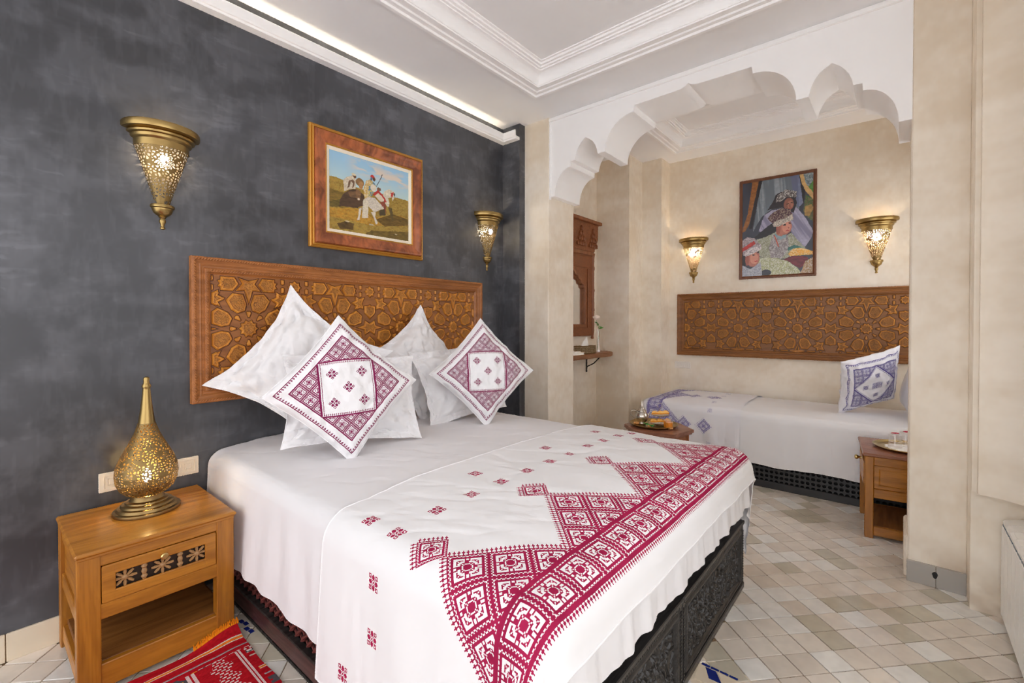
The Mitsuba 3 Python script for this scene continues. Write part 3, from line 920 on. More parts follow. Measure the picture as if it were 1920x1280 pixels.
dr_key = obj('drawer', xf(cat(*[xf(bx(*b, .003), np.eye(4)) for b in ((-dw / 2, -dh / 2, 0, dw / 2, -dh / 2 + .036, .012), (-dw / 2, dh / 2 - .036, 0, dw / 2, dh / 2, .012), (-dw / 2, -dh / 2, 0, -dw / 2 + .038, dh / 2, .0125), (dw / 2 - .038, -dh / 2, 0, dw / 2, dh / 2, .0125))]), D), 'honey_wood_y', NS, smooth=False)
obj('drawer_back', xf(bx(-dw / 2 + .02, -dh / 2 + .02, -.03, dw / 2 - .02, dh / 2 - .02, -.012), D), 'dark_hollow', dr_key, smooth=False)
obj('spindle_screen', xf(spindle_screen(.276, .060), D), 'lattice_wood', dr_key, smooth=40, label='dark turned spindle screen')
KN = lathe([(.0, .026), (.009, .026), (.0125, .022), (.0125, .016), (.008, .011), (.006, .006), (.007, 0)], 20)
obj('knob', xf(KN, D @ M4((0, .042, .011))), 'bright_brass', dr_key, smooth=40, label='round brass knob')

LP = thing('table_lamp', 'tall drop shaped pierced brass lamp on the nightstand', 'lamp')
LO = M4((.205, .478, .516))
obj('base', xf(lathe([(0, 0), (.113, 0), (.115, .006), (.113, .013), (.103, .016), (.101, .022), (.099, .026), (.089, .029), (.087, .035), (.084, .039), (.074, .042), (.072, .047), (.060, .051), (.056, .058), (.056, .070), (.050, .072)], 56), LO), 'brass_dark', LP, smooth=40, label='stepped round brass foot')
body = [(.052, .070), (.072, .078), (.092, .098), (.104, .126), (.1075, .158), (.104, .188), (.092, .222), (.076, .256), (.058, .292), (.042, .328), (.030, .366)]
obj('shade', xf(pierced(body, 320, 160, -PI, PI, .0120, 9, .38, [(-.35, .090, .022), (.9, .09, .022), (-1.6, .09, .022)]), LO), 'shade_brass', LP, smooth=True, label='pierced brass body')
obj('spire', xf(lathe([(.0295, .362), (.0265, .385), (.0205, .430), (.0165, .470), (.0135, .505), (.0135, .512), (.016, .516), (.0155, .524), (.0115, .530), (.010, .540), (.0115, .548), (.009, .556), (.0, .560)], 28), LO), 'brass', LP, smooth=40, label='plain brass spire')
obj('bulb', xf(ball((.0, 0, .145), (.015, .015, .03), 2), LO), 'bulb', LP, smooth=True, emitter={'type': 'area', 'radiance': rgb((LAMP_BULB, LAMP_BULB * .66, LAMP_BULB * .26))})

def socket_plate(M, w, h, modules, mat_, label, kinds):
    t = thing('socket_plate', label, 'wall socket')
    obj('plate', xf(bx(-w / 2, -h / 2, 0, w / 2, h / 2, .008, .002), M), mat_, t, smooth=False)
    st = (w - .02) / modules
    for k in range(modules):
        cx = -w / 2 + .01 + (k + .5) * st
        s = min(st * .88, h * .80)
        b = obj('module', xf(mv(frame_sweep(s, s, [(0, .008), (0, .011), (.0035, .011), (.005, .0085)]), cx, 0, 0), M), mat_, t, smooth=False)
        if kinds[k] == 'switch':
            obj('switch', xf(bx(cx - s * .36, -s * .36, .006, cx + s * .36, s * .36, .0115, .001), M), mat_, b, smooth=False)
        elif kinds[k] == 'key':
            obj('key', xf(mv(frame_sweep(s * .6, s * .6, [(0, .008), (0, .0105), (.003, .0105), (.003, .0085)]), cx, 0, 0), M), mat_, b, smooth=False)
            obj('switch', xf(bx(cx - s * .2, -s * .2, .006, cx + s * .2, s * .2, .0105, .001), M), mat_, b, smooth=False)
        else:
            obj('outlet', xf(mv(lathe([(s * .40, .011), (s * .36, .0105), (s * .34, .007), (0, .0065)], 24), cx, 0, 0), M), mat_, b, smooth=False)
            for q in (-1, 1):
                obj('pin_hole', xf(mv(lathe([(.003, .0072), (0, .0073)], 8), cx + q * .010, 0, 0), M), 'black_iron', b, smooth=False)
    return t


socket_plate(LEFT(.535, .612), .366, .083, 5, 'ivory_plastic', 'long ivory switch and socket plate on the dark wall behind the brass lamp', ('key', 'key', 'outlet', 'key', 'key'))
socket_plate(BACK(.842, .852), .165, .072, 2, 'white_plastic', 'small cream double socket under the dark carved panel in the alcove', ('switch', 'outlet'))

# ------------------------------------------------------------------ double bed: two carved bases pushed together
def carved_relief(w, h, seed, amp=.010, res=.0045):
    nx, ny = int(w / res), int(h / res)
    x, y = np.meshgrid(np.linspace(-w / 2, w / 2, nx), np.linspace(-h / 2, h / 2, ny), indexing='ij')
    P = np.stack([x * 14, y * 14, x * 0 + seed], -1)
    wx, wy = meshkit.fbm(P, 3, seed), meshkit.fbm(P + 31, 3, seed + 5)
    s = np.sin((np.abs(x) * 2 + wx * .20) * 78) * np.sin((y * 1.1 + wy * .22) * 84)
    z = smooth01((np.abs(s) - .10) / .35) * amp * (.6 + .8 * meshkit.noise(P * 3, seed))
    return np.stack([x, y, z], -1).reshape(-1, 3), grid(nx, ny)


def diagonal_lattice(w, h, st, mat_r=.0045):
    ms = []
    nx, ny = int(round(w / st)), int(round(h / st))
    for i in range(nx):
        for j in range(ny):
            x, y = -w / 2 + (i + .5) * w / nx, -h / 2 + (j + .5) * h / ny
            a, b = w / nx / 2, h / ny / 2
            ms.append(ball((x, y, 0), (.0105, .0105, .010), 1))
            ms.append(tube([(x - a, y - b, -.004), (x - a * .3, y - b * .3, .004), (x + a * .3, y + b * .3, .004), (x + a, y + b, -.004)], [.004, .0062, .0062, .004], 5))
            ms.append(tube([(x - a, y + b, -.006), (x + a, y - b, -.006)], [.0045, .0045], 5))
            ms.append(ball((x - a, y - b, -.004), (.008, .008, .008), 1))
    return cat(*ms)


BX1, BZ = 2.035, .330
for q, (y0, y1) in enumerate(((.785, 1.616), (1.624, 2.450))):
    t = thing('bed_divan', ('near dark carved wooden base of the double bed, beside the rug', 'far dark carved wooden base of the double bed, toward the arch')[q], 'bed base', None)
    w = y1 - y0
    obj('core', bx(.03, y0 + .03, .02, BX1 - .04, y1 - .03, BZ - .012), 'black_wood', t, smooth=False)
    obj('top_board', bx(.0, y0 - .004, BZ - .016, BX1 + .006, y1 + .004, BZ, .003), 'black_wood', t, smooth=False)
    F = LEFT((y0 + y1) / 2, BZ / 2 - .004, BX1 - .03)
    obj('foot_frame', xf(frame_sweep(w, BZ - .010, [(0, 0), (0, .026), (.004, .030), (.020, .030), (.026, .026), (.034, .026), (.038, .032), (.044, .033), (.050, .028), (.054, .018), (.060, .014)]), F), 'black_wood', t, smooth=25)
    beads = [bx(-w / 2 + .012 + k * .0125, BZ / 2 - .022, .028, -w / 2 + .019 + k * .0125, BZ / 2 - .012, .0335) for k in range(int((w - .03) / .0125))]
    beads += [bx(-w / 2 + .006 + s * (w - .019), -BZ / 2 + .02 + k * .0125, .027, -w / 2 + .013 + s * (w - .019), -BZ / 2 + .027 + k * .0125, .0335) for s in (0, 1) for k in range(int((BZ - .05) / .0125))]
    obj('beading', xf(cat(*beads), F), 'black_wood', t, smooth=False, kind='stuff')
    obj('carved_panel', xf(mv(carved_relief(w - .112, BZ - .118, 3 + q, .012), 0, 0, .010), F), 'black_carved', t, smooth=50, label='panel of carved leaf scrolls')
    obj('bottom_moulding', xf(bx(-w / 2, -BZ / 2 + .004, 0, w / 2, -BZ / 2 + .034, .036, .004), F), 'black_wood', t, smooth=False)
    if q == 0:
        S = FRONT(1.015, y0 + .012, 0)
        obj('side_rail', bx(.02, y0 - .004, .012, BX1 - .02, y0 + .03, .092, .006), 'maroon_wood', t, smooth=False, label='dark red side rail')
        obj('side_rail', bx(.02, y0 - .004, .27, BX1 - .02, y0 + .03, BZ - .016, .004), 'maroon_wood', t, smooth=False)
        obj('rail_moulding', bx(.02, y0 - .010, .090, BX1 - .02, y0 + .02, .100, .003), 'black_wood', t, smooth=False)
        obj('spindle_lattice', xf(mv(diagonal_lattice(1.98, .175, .046), 0, .186, -.002), S), 'maroon_spindle', t, smooth=40, kind='stuff', label='lattice of turned dark red spindles')
        fr = [xf(bx(-.0022, 0, -.004, .0022, .014, .004), M4((.04 + k * .0105, y0 - .002, .0), (1, 0, 0), (0, 0, 1), (0, -1, 0))) for k in range(188)]
        obj('bottom_teeth', cat(*fr), 'black_wood', t, smooth=False, kind='stuff')
    else:
        obj('side_rail', bx(.02, y1 - .03, .012, BX1 - .02, y1 + .004, BZ - .016, .004), 'black_wood', t, smooth=False)


# ------------------------------------------------------------------ bedding
def drape(s0, xf_, y0, y1, z, dfoot, d0, d1, r, res, seed, puff=.018, fold=.012, flare=.06, wr=.004, lift=0.0, foldlen=.14, pleat=0.0, hem=.015, flare_side=None):
    """cloth over a bed: s along the bed (bends down past xf_), t across (bends down past y0 and y1); returns mesh and (s, t) per vertex"""
    S = np.arange(s0, xf_ + dfoot + res, res); Tt = np.arange(y0 - d0, y1 + d1 + res, res)
    s, t = np.meshgrid(S, Tt, indexing='ij')
    # uneven hems
    P = np.stack([s * 4, t * 4, s * 0 + seed], -1)
    nz = meshkit.fbm(P * .9, 3, seed) - .5
    ds = np.maximum(s - xf_, 0) * (1 + hem * 6 * nz * (s > xf_))
    dt0, dt1 = np.maximum(y0 - t, 0), np.maximum(t - y1, 0)
    dt = (dt0 + dt1) * (1 + hem * 6 * nz)
    d = np.hypot(ds, dt); sg = np.where(dt0 > 0, -1.0, 1.0)
    q = r * PI / 2
    th = np.minimum(d / r, PI / 2)
    fl = flare if flare_side is None else flare_side + (flare - flare_side) * np.clip(ds / np.maximum(d, 1e-9), 0, 1)
    out = r * np.sin(th) + fl * np.maximum(d - q, 0)
    drop = r * (1 - np.cos(th)) + np.maximum(d - q, 0)
    dx = np.where(d > 1e-9, ds / np.maximum(d, 1e-9), 0); dy = np.where(d > 1e-9, dt / np.maximum(d, 1e-9), 0)
    k = smooth01((d - q * .5) / .25)
    along = np.where(ds > dt, t, s)
    f = np.sin(2 * PI * along / foldlen + 5 * meshkit.noise(np.stack([along * 3, d * 2, d * 0 + seed], -1), seed)) * .6 + (meshkit.fbm(np.stack([along * 9, d * 1.6, d * 0 + seed], -1), 3, seed + 2) - .5) * 1.6
    out = out + pleat * smooth01((ds - q * .7) / .08) * (np.sin(2 * PI * t / .13 + 6 * meshkit.noise(np.stack([t * 5, t * 0, t * 0 + seed], -1), seed)) * .6 + np.sin(2 * PI * t / .06 + 2) * .3)
    out = out + fold * k * f * (1 + .6 * np.abs(dx * dy))
    x = np.minimum(s, xf_) + dx * out
    y = np.clip(t, y0, y1) + sg * dy * out
    u = (np.clip(t, y0, y1) - (y0 + y1) / 2) / ((y1 - y0) / 2)
    e = np.clip((xf_ - s) / .5, 0, 1)
    top = puff * (1 - u ** 4) * (1 - (1 - e) ** 4)
    crease = np.abs(meshkit.fbm(np.stack([s * 2.2 + t * 1.6, t * 7 - s * 4, s * 0 + seed], -1), 3, seed + 9) - .5)
    wz = (meshkit.fbm(np.stack([s * 5, t * 9, s * 0 + seed], -1), 4, seed + 4) - .5) * 2 - 1.3 * np.exp(-crease * 26) * .5
    zz = z + top - drop + wr * wz * (1 - .7 * smooth01(d / .1)) + lift
    v = np.stack([x, y, zz], -1).reshape(-1, 3)
    return (v, grid(len(S), len(Tt))), np.stack([s, t], -1).reshape(-1, 2)


sheet, _ = drape(.012, 1.985, .830, 2.405, (.668), .290, .475, .50, .075, .0115, 3, puff=.028, fold=.008, wr=.0045, foldlen=.19, hem=.004, pleat=.006)
obj('bed_sheet', sheet, 'sheet_linen', smooth=True, label='plain white sheet tucked over the double bed, under the red embroidered spread', cat='bed sheet')
spread, suv = drape(1.20, 1.985, .830, 2.405, (.684), .180, .575, .37, .100, .0085, 11, puff=.030, fold=.010, flare=.24, flare_side=.06, wr=.0055, foldlen=.42, hem=.008)
obj('bedspread', spread, 'red_embroidery', smooth=True, uv=suv, label='white bedspread embroidered in crimson across the foot of the double bed', cat='bedspread')
he = spread[0].reshape(-1, len(np.unique(np.round(suv[:, 1], 5))), 3)
hems = [tube(he[0, ::3], .0028, 5), tube(he[-1, ::3], .0030, 5), tube(he[::3, 0], .0030, 5), tube(he[::3, -1], .0030, 5)]
obj('hem', cat(*hems), 'thread_piping', 'bedspread', smooth=True, label='rolled white hem')


def pillow(w, h, t, n=44, seed=1, pinch=.05, flange=0.0, power=.5, wr=.006, bend=0.0, sag=0.0):
    """a cushion in xy, thick along z; returns mesh and (u, v) in [-1, 1]"""
    a = np.linspace(-1, 1, n)
    a = np.sign(a) * (1 - (1 - np.abs(a)) ** 1.25)
    u, v = np.meshgrid(a, a, indexing='ij')
    fu, fv = (flange / w * 2, flange / h * 2)
    uu, vv = np.clip(np.abs(u) / (1 - fu), 0, 1), np.clip(np.abs(v) / (1 - fv), 0, 1)
    th = t / 2 * np.maximum((1 - uu ** 2.2) * (1 - vv ** 2.2), 0) ** power
    P = np.stack([u * 1.6, v * 1.6, u * 0 + seed], -1)
    x = w / 2 * u * (1 - pinch * (1 - v ** 2) * np.abs(u) ** 2)
    y = h / 2 * v * (1 - pinch * (1 - u ** 2) * np.abs(v) ** 2)
    c = np.hypot(u, v); ang = np.arctan2(v, u)
    ms, uvs = [], []
    for s in (1, -1):
        w1 = meshkit.fbm(P * 2.2 + 7 * s, 4, seed) - .5
        rad = np.sin(ang * 14 + 5 * meshkit.noise(P * 2, seed)) * smooth01((c - .55) / .5) * .45
        crease = -np.exp(-np.abs(meshkit.fbm(P * 1.7 + 3, 3, seed + 8) - .5) * 24) * .7
        z = s * th * (1 + .10 * w1) + wr * (w1 * 2 + rad + crease) * smooth01(th / (t * .12) + .25 * (flange > 0)) * (1 if s > 0 else -1)
        z = z + s * .0012 + bend * (u ** 2 + v ** 2) + wr * .8 * (meshkit.fbm(P * 3 + 17, 3, seed + 3) - .5) * 2 * (c > .9)
        yy = y - sag * th * (1 - v) * .5
        ms.append((np.stack([x, yy, z], -1).reshape(-1, 3), grid(n, n)[:, ::1 if s > 0 else -1]))
        uvs.append(np.stack([u, v], -1).reshape(-1, 2))
    return cat(*ms), np.vstack(uvs), n


def seam(m, n, r, k=1):
    v = m[0][:n * n].reshape(n, n, 3)
    e = np.vstack([v[:-1, 0], v[-1, :-1], v[::-1][:-1, -1], v[0][::-1]])
    return tube(e, r, 5)


def put_pillow(name, M, label, cat_, mat_, w, h, t, group=None, stitched=False, **k):
    m, uv, n = pillow(w, h, t, **k)
    m = xf(m, M)
    key = obj(name, m, mat_, smooth=True, uv=uv, label=label, cat=cat_, group=group)
    obj('seam', seam(m, n, .0022), 'thread_piping', key, smooth=True)
    return key


def pose(c, R):
    M = np.eye(4); M[:3, :3] = R; M[:3, 3] = c
    return M


put_pillow('pillow', pose((.222, 1.145, 1.064), [[.0415, -.5273, .8487], [.6338, -.6428, -.4304], [.7724, .5557, .3075]]), 'large white pillow on its corner at the left, leaning on the carved headboard', 'pillow', 'white_linen', .65, .65, .16, seed=21, flange=.05, pinch=.20, wr=.030, bend=.012)
put_pillow('pillow', pose((.205, 1.932, 1.032), [[-.1564, -.2626, .9522], [.8279, -.5605, -.0186], [.5386, .7854, .3051]]), 'large white pillow on its corner behind the right embroidered cushion', 'pillow', 'white_linen', .585, .585, .20, seed=22, flange=.045, pinch=.15, wr=.026)
put_pillow('pillow', pose((.520, 1.248, .925), [[.3286, -.3792, .865], [.9434, .1758, -.2813], [-.0454, .9084, .4155]]), 'smaller white pillow behind the left embroidered cushion', 'pillow', 'white_linen', .66, .46, .13, seed=23, flange=.04, pinch=.09, wr=.028)
put_pillow('pillow', pose((.445, 2.058, .922), [[.0545, -.3606, .9311], [.9954, -.0535, -.079], [.0783, .9312, .356]]), 'smaller white pillow upright between the two embroidered cushions', 'pillow', 'white_linen', .65, .48, .17, seed=24, flange=.05, pinch=.09, wr=.026)
put_pillow('cushion', pose((.668, 1.114, 1.000), [[.0939, -.3701, .9242], [.6774, -.6566, -.3317], [.7296, .6573, .189]]), 'white cushion with plum red embroidery at the left, standing on its corner', 'cushion', 'plum_embroidery', .48, .48, .19, seed=31, pinch=.07, wr=.016, power=.55)
put_pillow('cushion', pose((.680, 2.020, 1.000), [[.23, -.445, .8655], [.6806, -.5622, -.4699], [.6957, .6971, .1735]]), 'white cushion with plum red embroidery at the right, near the arch pier', 'cushion', 'plum_embroidery', .47, .47, .19, seed=32, pinch=.08, wr=.017, power=.55)

# ------------------------------------------------------------------ framed pictures
def in_poly(P, x, y):
    P = np.asarray(P, float); r = np.zeros(x.shape, bool); j = len(P) - 1
    for i in range(len(P)):
        (xi, yi), (xj, yj) = P[i], P[j]
        r ^= ((yi > y) != (yj > y)) & (x < (xj - xi) * (y - yi) / (yj - yi + 1e-12) + xi)
        j = i
    return r


def painted(w, h, nx, base, layers, seed, rough=.006):
    """flat canvas with brush-painted regions: layers are (colour, outline or (cx, cy, rx, ry), mottling, second colour)"""
    ny = int(nx * h / w)
    a, b = np.meshgrid(np.linspace(0, 1, nx), np.linspace(0, 1, ny), indexing='ij')
    P = np.stack([a * 40, b * 40, a * 0 + seed], -1)
    wx = (meshkit.fbm(P, 3, seed) - .5) * rough * 2; wy = (meshkit.fbm(P + 50, 3, seed) - .5) * rough * 2
    A, B = a + wx, b + wy
    n1 = meshkit.fbm(np.stack([a * 26, b * 60, a * 0 + 3], -1), 4, seed + 2) * 2 - 1
    n2 = smooth01((meshkit.fbm(np.stack([a * 95, b * 110, a * 0 + 9], -1), 2, seed + 3) - .50) / .12)
    col = base(a, b)
    for L in layers:
        c, shp, am = L[0], L[1], L[2]
        if len(shp) == 4 and not hasattr(shp[0], '__len__'):
            q = ((A - shp[0]) / shp[2]) ** 2 + ((B - shp[1]) / shp[3]) ** 2
            m = smooth01((1.08 - q) / .30)
        else:
            m = in_poly(shp, A, B).astype(float)
        cc = np.asarray(c)[None, None] * (1 + am * n1[..., None])
        if len(L) > 4:                       # folds of cloth running along a direction
            k = smooth01((meshkit.fbm(np.stack([(a * L[4][0] + b * L[4][1]) * 22, (b * L[4][0] - a * L[4][1]) * 2.5, a * 0 + 5], -1), 3, seed + 6) - .38) / .30)[..., None]
            cc = cc * k + np.asarray(L[3])[None, None] * (1 - k)
        elif len(L) > 3:
            cc = cc * (1 - n2[..., None]) + np.asarray(L[3])[None, None] * n2[..., None]
        col = col * (1 - m[..., None]) + cc * m[..., None]
    v = np.stack([(a - .5) * w, (b - .5) * h, a * 0], -1).reshape(-1, 3)
    return (v, grid(nx, ny)), np.clip(col, 0, 1).reshape(-1, 3)


def unpx(q, u0, du, t0, tm, b0, bm, tu, bu):
    """outline points measured on the tilted picture -> 0..1 over the canvas"""
    out = []
    for u, v in q:
        top, bot = t0 + tm * (u - tu), b0 + bm * (u - bu)
        out.append(((u - u0) / du, (bot - v) / (bot - top)))
    return out


p1 = lambda *q: unpx(q, 140, 925, 95, .301, 1050, .152, 135, 145)
def e1(u, v, ru, rv):
    c = p1((u, v))[0]
    return (c[0], c[1], ru / 925, rv / 900)


def sky1(a, b):
    t = smooth01((b - .45) / .55)[..., None]
    c = np.array([.50, .64, .60]) * (1 - t) + np.array([.30, .52, .70]) * t
    n = meshkit.fbm(np.stack([a * 5, b * 14, a * 0], -1), 4, 4)
    band = np.exp(-((b - .93 + .10 * a) / .10) ** 2) * smooth01((n - .46) / .16) * smooth01((a - .15) / .25)
    return c * (1 - band[..., None] * .8) + np.array([.72, .58, .44]) * band[..., None] * .8


def ground1():
    return p1((120, 412), (220, 432), (300, 468), (420, 540), (560, 590), (720, 620), (890, 662), (1085, 712), (1085, 1230), (120, 1080))


L1 = [((.30, .185, .030), ground1(), .55, (.36, .25, .05)),
      ((.20, .125, .020), p1((120, 560), (400, 640), (520, 760), (300, 800), (120, 760)), .6),
      ((.12, .085, .016), p1((140, 720), (260, 690), (300, 760), (220, 790), (140, 780)), .6),
      ((.40, .20, .020), p1((140, 800), (420, 790), (640, 900), (980, 880), (1060, 940), (1000, 1010), (600, 1000), (300, 930), (150, 900)), .6, (.44, .26, .04)),
      ((.09, .050, .010), p1((220, 985), (320, 950), (400, 985), (395, 1060), (250, 1045)), .6),
      ((.13, .075, .012), p1((640, 930), (860, 860), (1060, 930), (1060, 1000), (760, 1010)), .6),
      ((.15, .095, .016), p1((600, 1060), (1070, 1080), (1070, 1200), (500, 1120)), .6),
      ((.50, .42, .26), e1(330, 955, 26, 9), .3), ((.50, .42, .26), e1(600, 990, 30, 9), .3), ((.5, .42, .26), e1(900, 1105, 16, 8), .3),
      ((.075, .040, .020), p1((246, 780), (250, 700), (290, 625), (350, 580), (430, 565), (470, 600), (525, 640), (500, 760), (440, 795), (350, 785), (275, 770)), .5),
      ((.15, .080, .035), p1((330, 600), (430, 590), (440, 680), (360, 660)), .4),
      ((.22, .115, .050), p1((430, 560), (480, 600), (470, 690), (440, 695), (420, 620)), .4), ((.55, .44, .33), e1(452, 686, 15, 17), .2),
      ((.62, .55, .42), p1((298, 600), (285, 465), (330, 418), (390, 402), (430, 460), (420, 560), (340, 575)), .25, (.50, .42, .30)),
      ((.16, .09, .05), p1((330, 560), (345, 470), (385, 450), (412, 470), (405, 540), (380, 560), (392, 500), (370, 470), (352, 540)), .3),
      ((.13, .065, .035), e1(412, 418, 18, 22), .2), ((.70, .62, .42), e1(402, 394, 26, 14), .2),
      ((.24, .135, .050), e1(468, 485, 48, 52), .55), ((.36, .19, .07), e1(480, 520, 26, 50), .4),
      ((.50, .34, .10), p1((522, 690), (508, 560), (540, 462), (590, 448), (640, 500), (600, 560), (585, 670)), .45, (.64, .54, .36)),
      ((.10, .20, .30), p1((562, 650), (572, 520), (625, 478), (662, 530), (625, 600), (600, 650)), .35, (.55, .44, .12)),
      ((.64, .57, .45), e1(622, 548, 34, 44), .2),
      ((.50, .045, .040), e1(612, 415, 26, 22), .2), ((.10, .05, .03), e1(632, 446, 18, 24), .2), ((.08, .16, .26), e1(600, 440, 12, 24), .2),
      ((.10, .10, .11), [p1((727, 388))[0], p1((735, 392))[0], p1((668, 532))[0], p1((660, 526))[0]], .1),
      ((.20, .10, .055), e1(690, 565, 26, 22), .3),
      ((.64, .58, .48), p1((500, 765), (508, 692), (565, 662), (640, 668), (700, 735), (745, 770), (740, 795), (660, 832), (620, 832), (565, 770)), .18, (.50, .44, .36)),
      ((.68, .62, .48), p1((735, 650), (752, 585), (815, 563), (880, 600), (888, 640), (860, 708), (846, 660), (800, 668), (822, 735), (800, 782), (770, 740)), .2, (.52, .46, .36)),
      ((.44, .040, .035), p1((615, 625), (680, 572), (760, 668), (785, 720), (742, 722), (650, 655)), .25),
      ((.66, .56, .42), p1((638, 640), (685, 608), (752, 690), (738, 722), (690, 702)), .15),
      ((.22, .05, .03), p1((700, 720), (755, 705), (775, 760), (770, 880), (745, 870), (730, 770)), .3),
      ((.60, .53, .40), p1((488, 905), (505, 715), (530, 672), (562, 715), (560, 905), (525, 915)), .25, (.70, .63, .50)),
      ((.60, .54, .44), p1((455, 800), (490, 788), (472, 860), (464, 932), (438, 942), (452, 860)), .2),
      ((.60, .54, .44), p1((596, 842), (655, 828), (640, 890), (674, 970), (652, 988), (624, 900)), .2),
      ((.60, .54, .44), p1((690, 782), (745, 768), (748, 800), (692, 815)), .2),
      ((.07, .05, .02), p1((690, 820), (760, 800), (770, 880), (700, 880)), .3), ((.10, .07, .02), p1((800, 780), (850, 790), (870, 930), (850, 950), (830, 860)), .4),
      ((.46, .05, .04), p1((832, 612), (868, 598), (874, 612), (852, 660), (838, 652)), .2), ((.05, .04, .03), e1(880, 634, 9, 24), .1)]

W1, H1 = .818, .712
t = thing('painting', 'oil painting of horsemen on a hill, in a wide brown and gold frame', 'painting')
Fp = LEFT(1.678, 2.098, .002)
obj('gilt_edge', xf(frame_sweep(W1, H1, [(0, 0), (0, .020), (.006, .026), (.014, .022), (.014, .030), (.020, .034), (.026, .028), (.026, .010)]), Fp), 'gilt', t, smooth=30, label='outer gold edge')
obj('frame', xf(frame_sweep(W1 - .048, H1 - .048, [(0, .004), (0, .034), (.006, .044), (.016, .046), (.030, .040), (.050, .030), (.064, .026), (.070, .028), (.070, .010)]), Fp), 'burl', t, smooth=40, label='reddish brown burl frame')
obj('gilt_edge', xf(frame_sweep(W1 - .186, H1 - .186, [(0, .010), (0, .029), (.004, .031), (.009, .026), (.009, .012)]), Fp), 'gilt', t, smooth=30)
obj('liner', xf(frame_sweep(W1 - .202, H1 - .202, [(0, .010), (0, .024), (.003, .025), (.020, .017), (.020, .010)]), Fp), 'liner', t, smooth=False, label='cream inner liner')
cm, cc = painted(W1 - .240, H1 - .240, 340, sky1, L1, 5)
obj('canvas', xf(mv(cm, 0, 0, .015), Fp), 'canvas_paint', t, smooth=True, color=cc, label='painted canvas with three riders and a white horse')
obj('backing', xf(bx(-W1 / 2 + .005, -H1 / 2 + .005, 0, W1 / 2 - .005, H1 / 2 - .005, .008), Fp), 'photo_frame', t, smooth=False)

p2 = lambda *q: unpx(q, 75, 768, 205, -.150, 1210, -.052, 75, 75)
def e2(u, v, ru, rv):
    c = p2((u, v))[0]
    return (c[0], c[1], ru / 768, rv / 1030)


def dark2(a, b):
    n = meshkit.fbm(np.stack([a * 6, b * 6, a * 0], -1), 3, 8)
    return np.array([.040, .045, .065]) * (.6 + .9 * n[..., None])


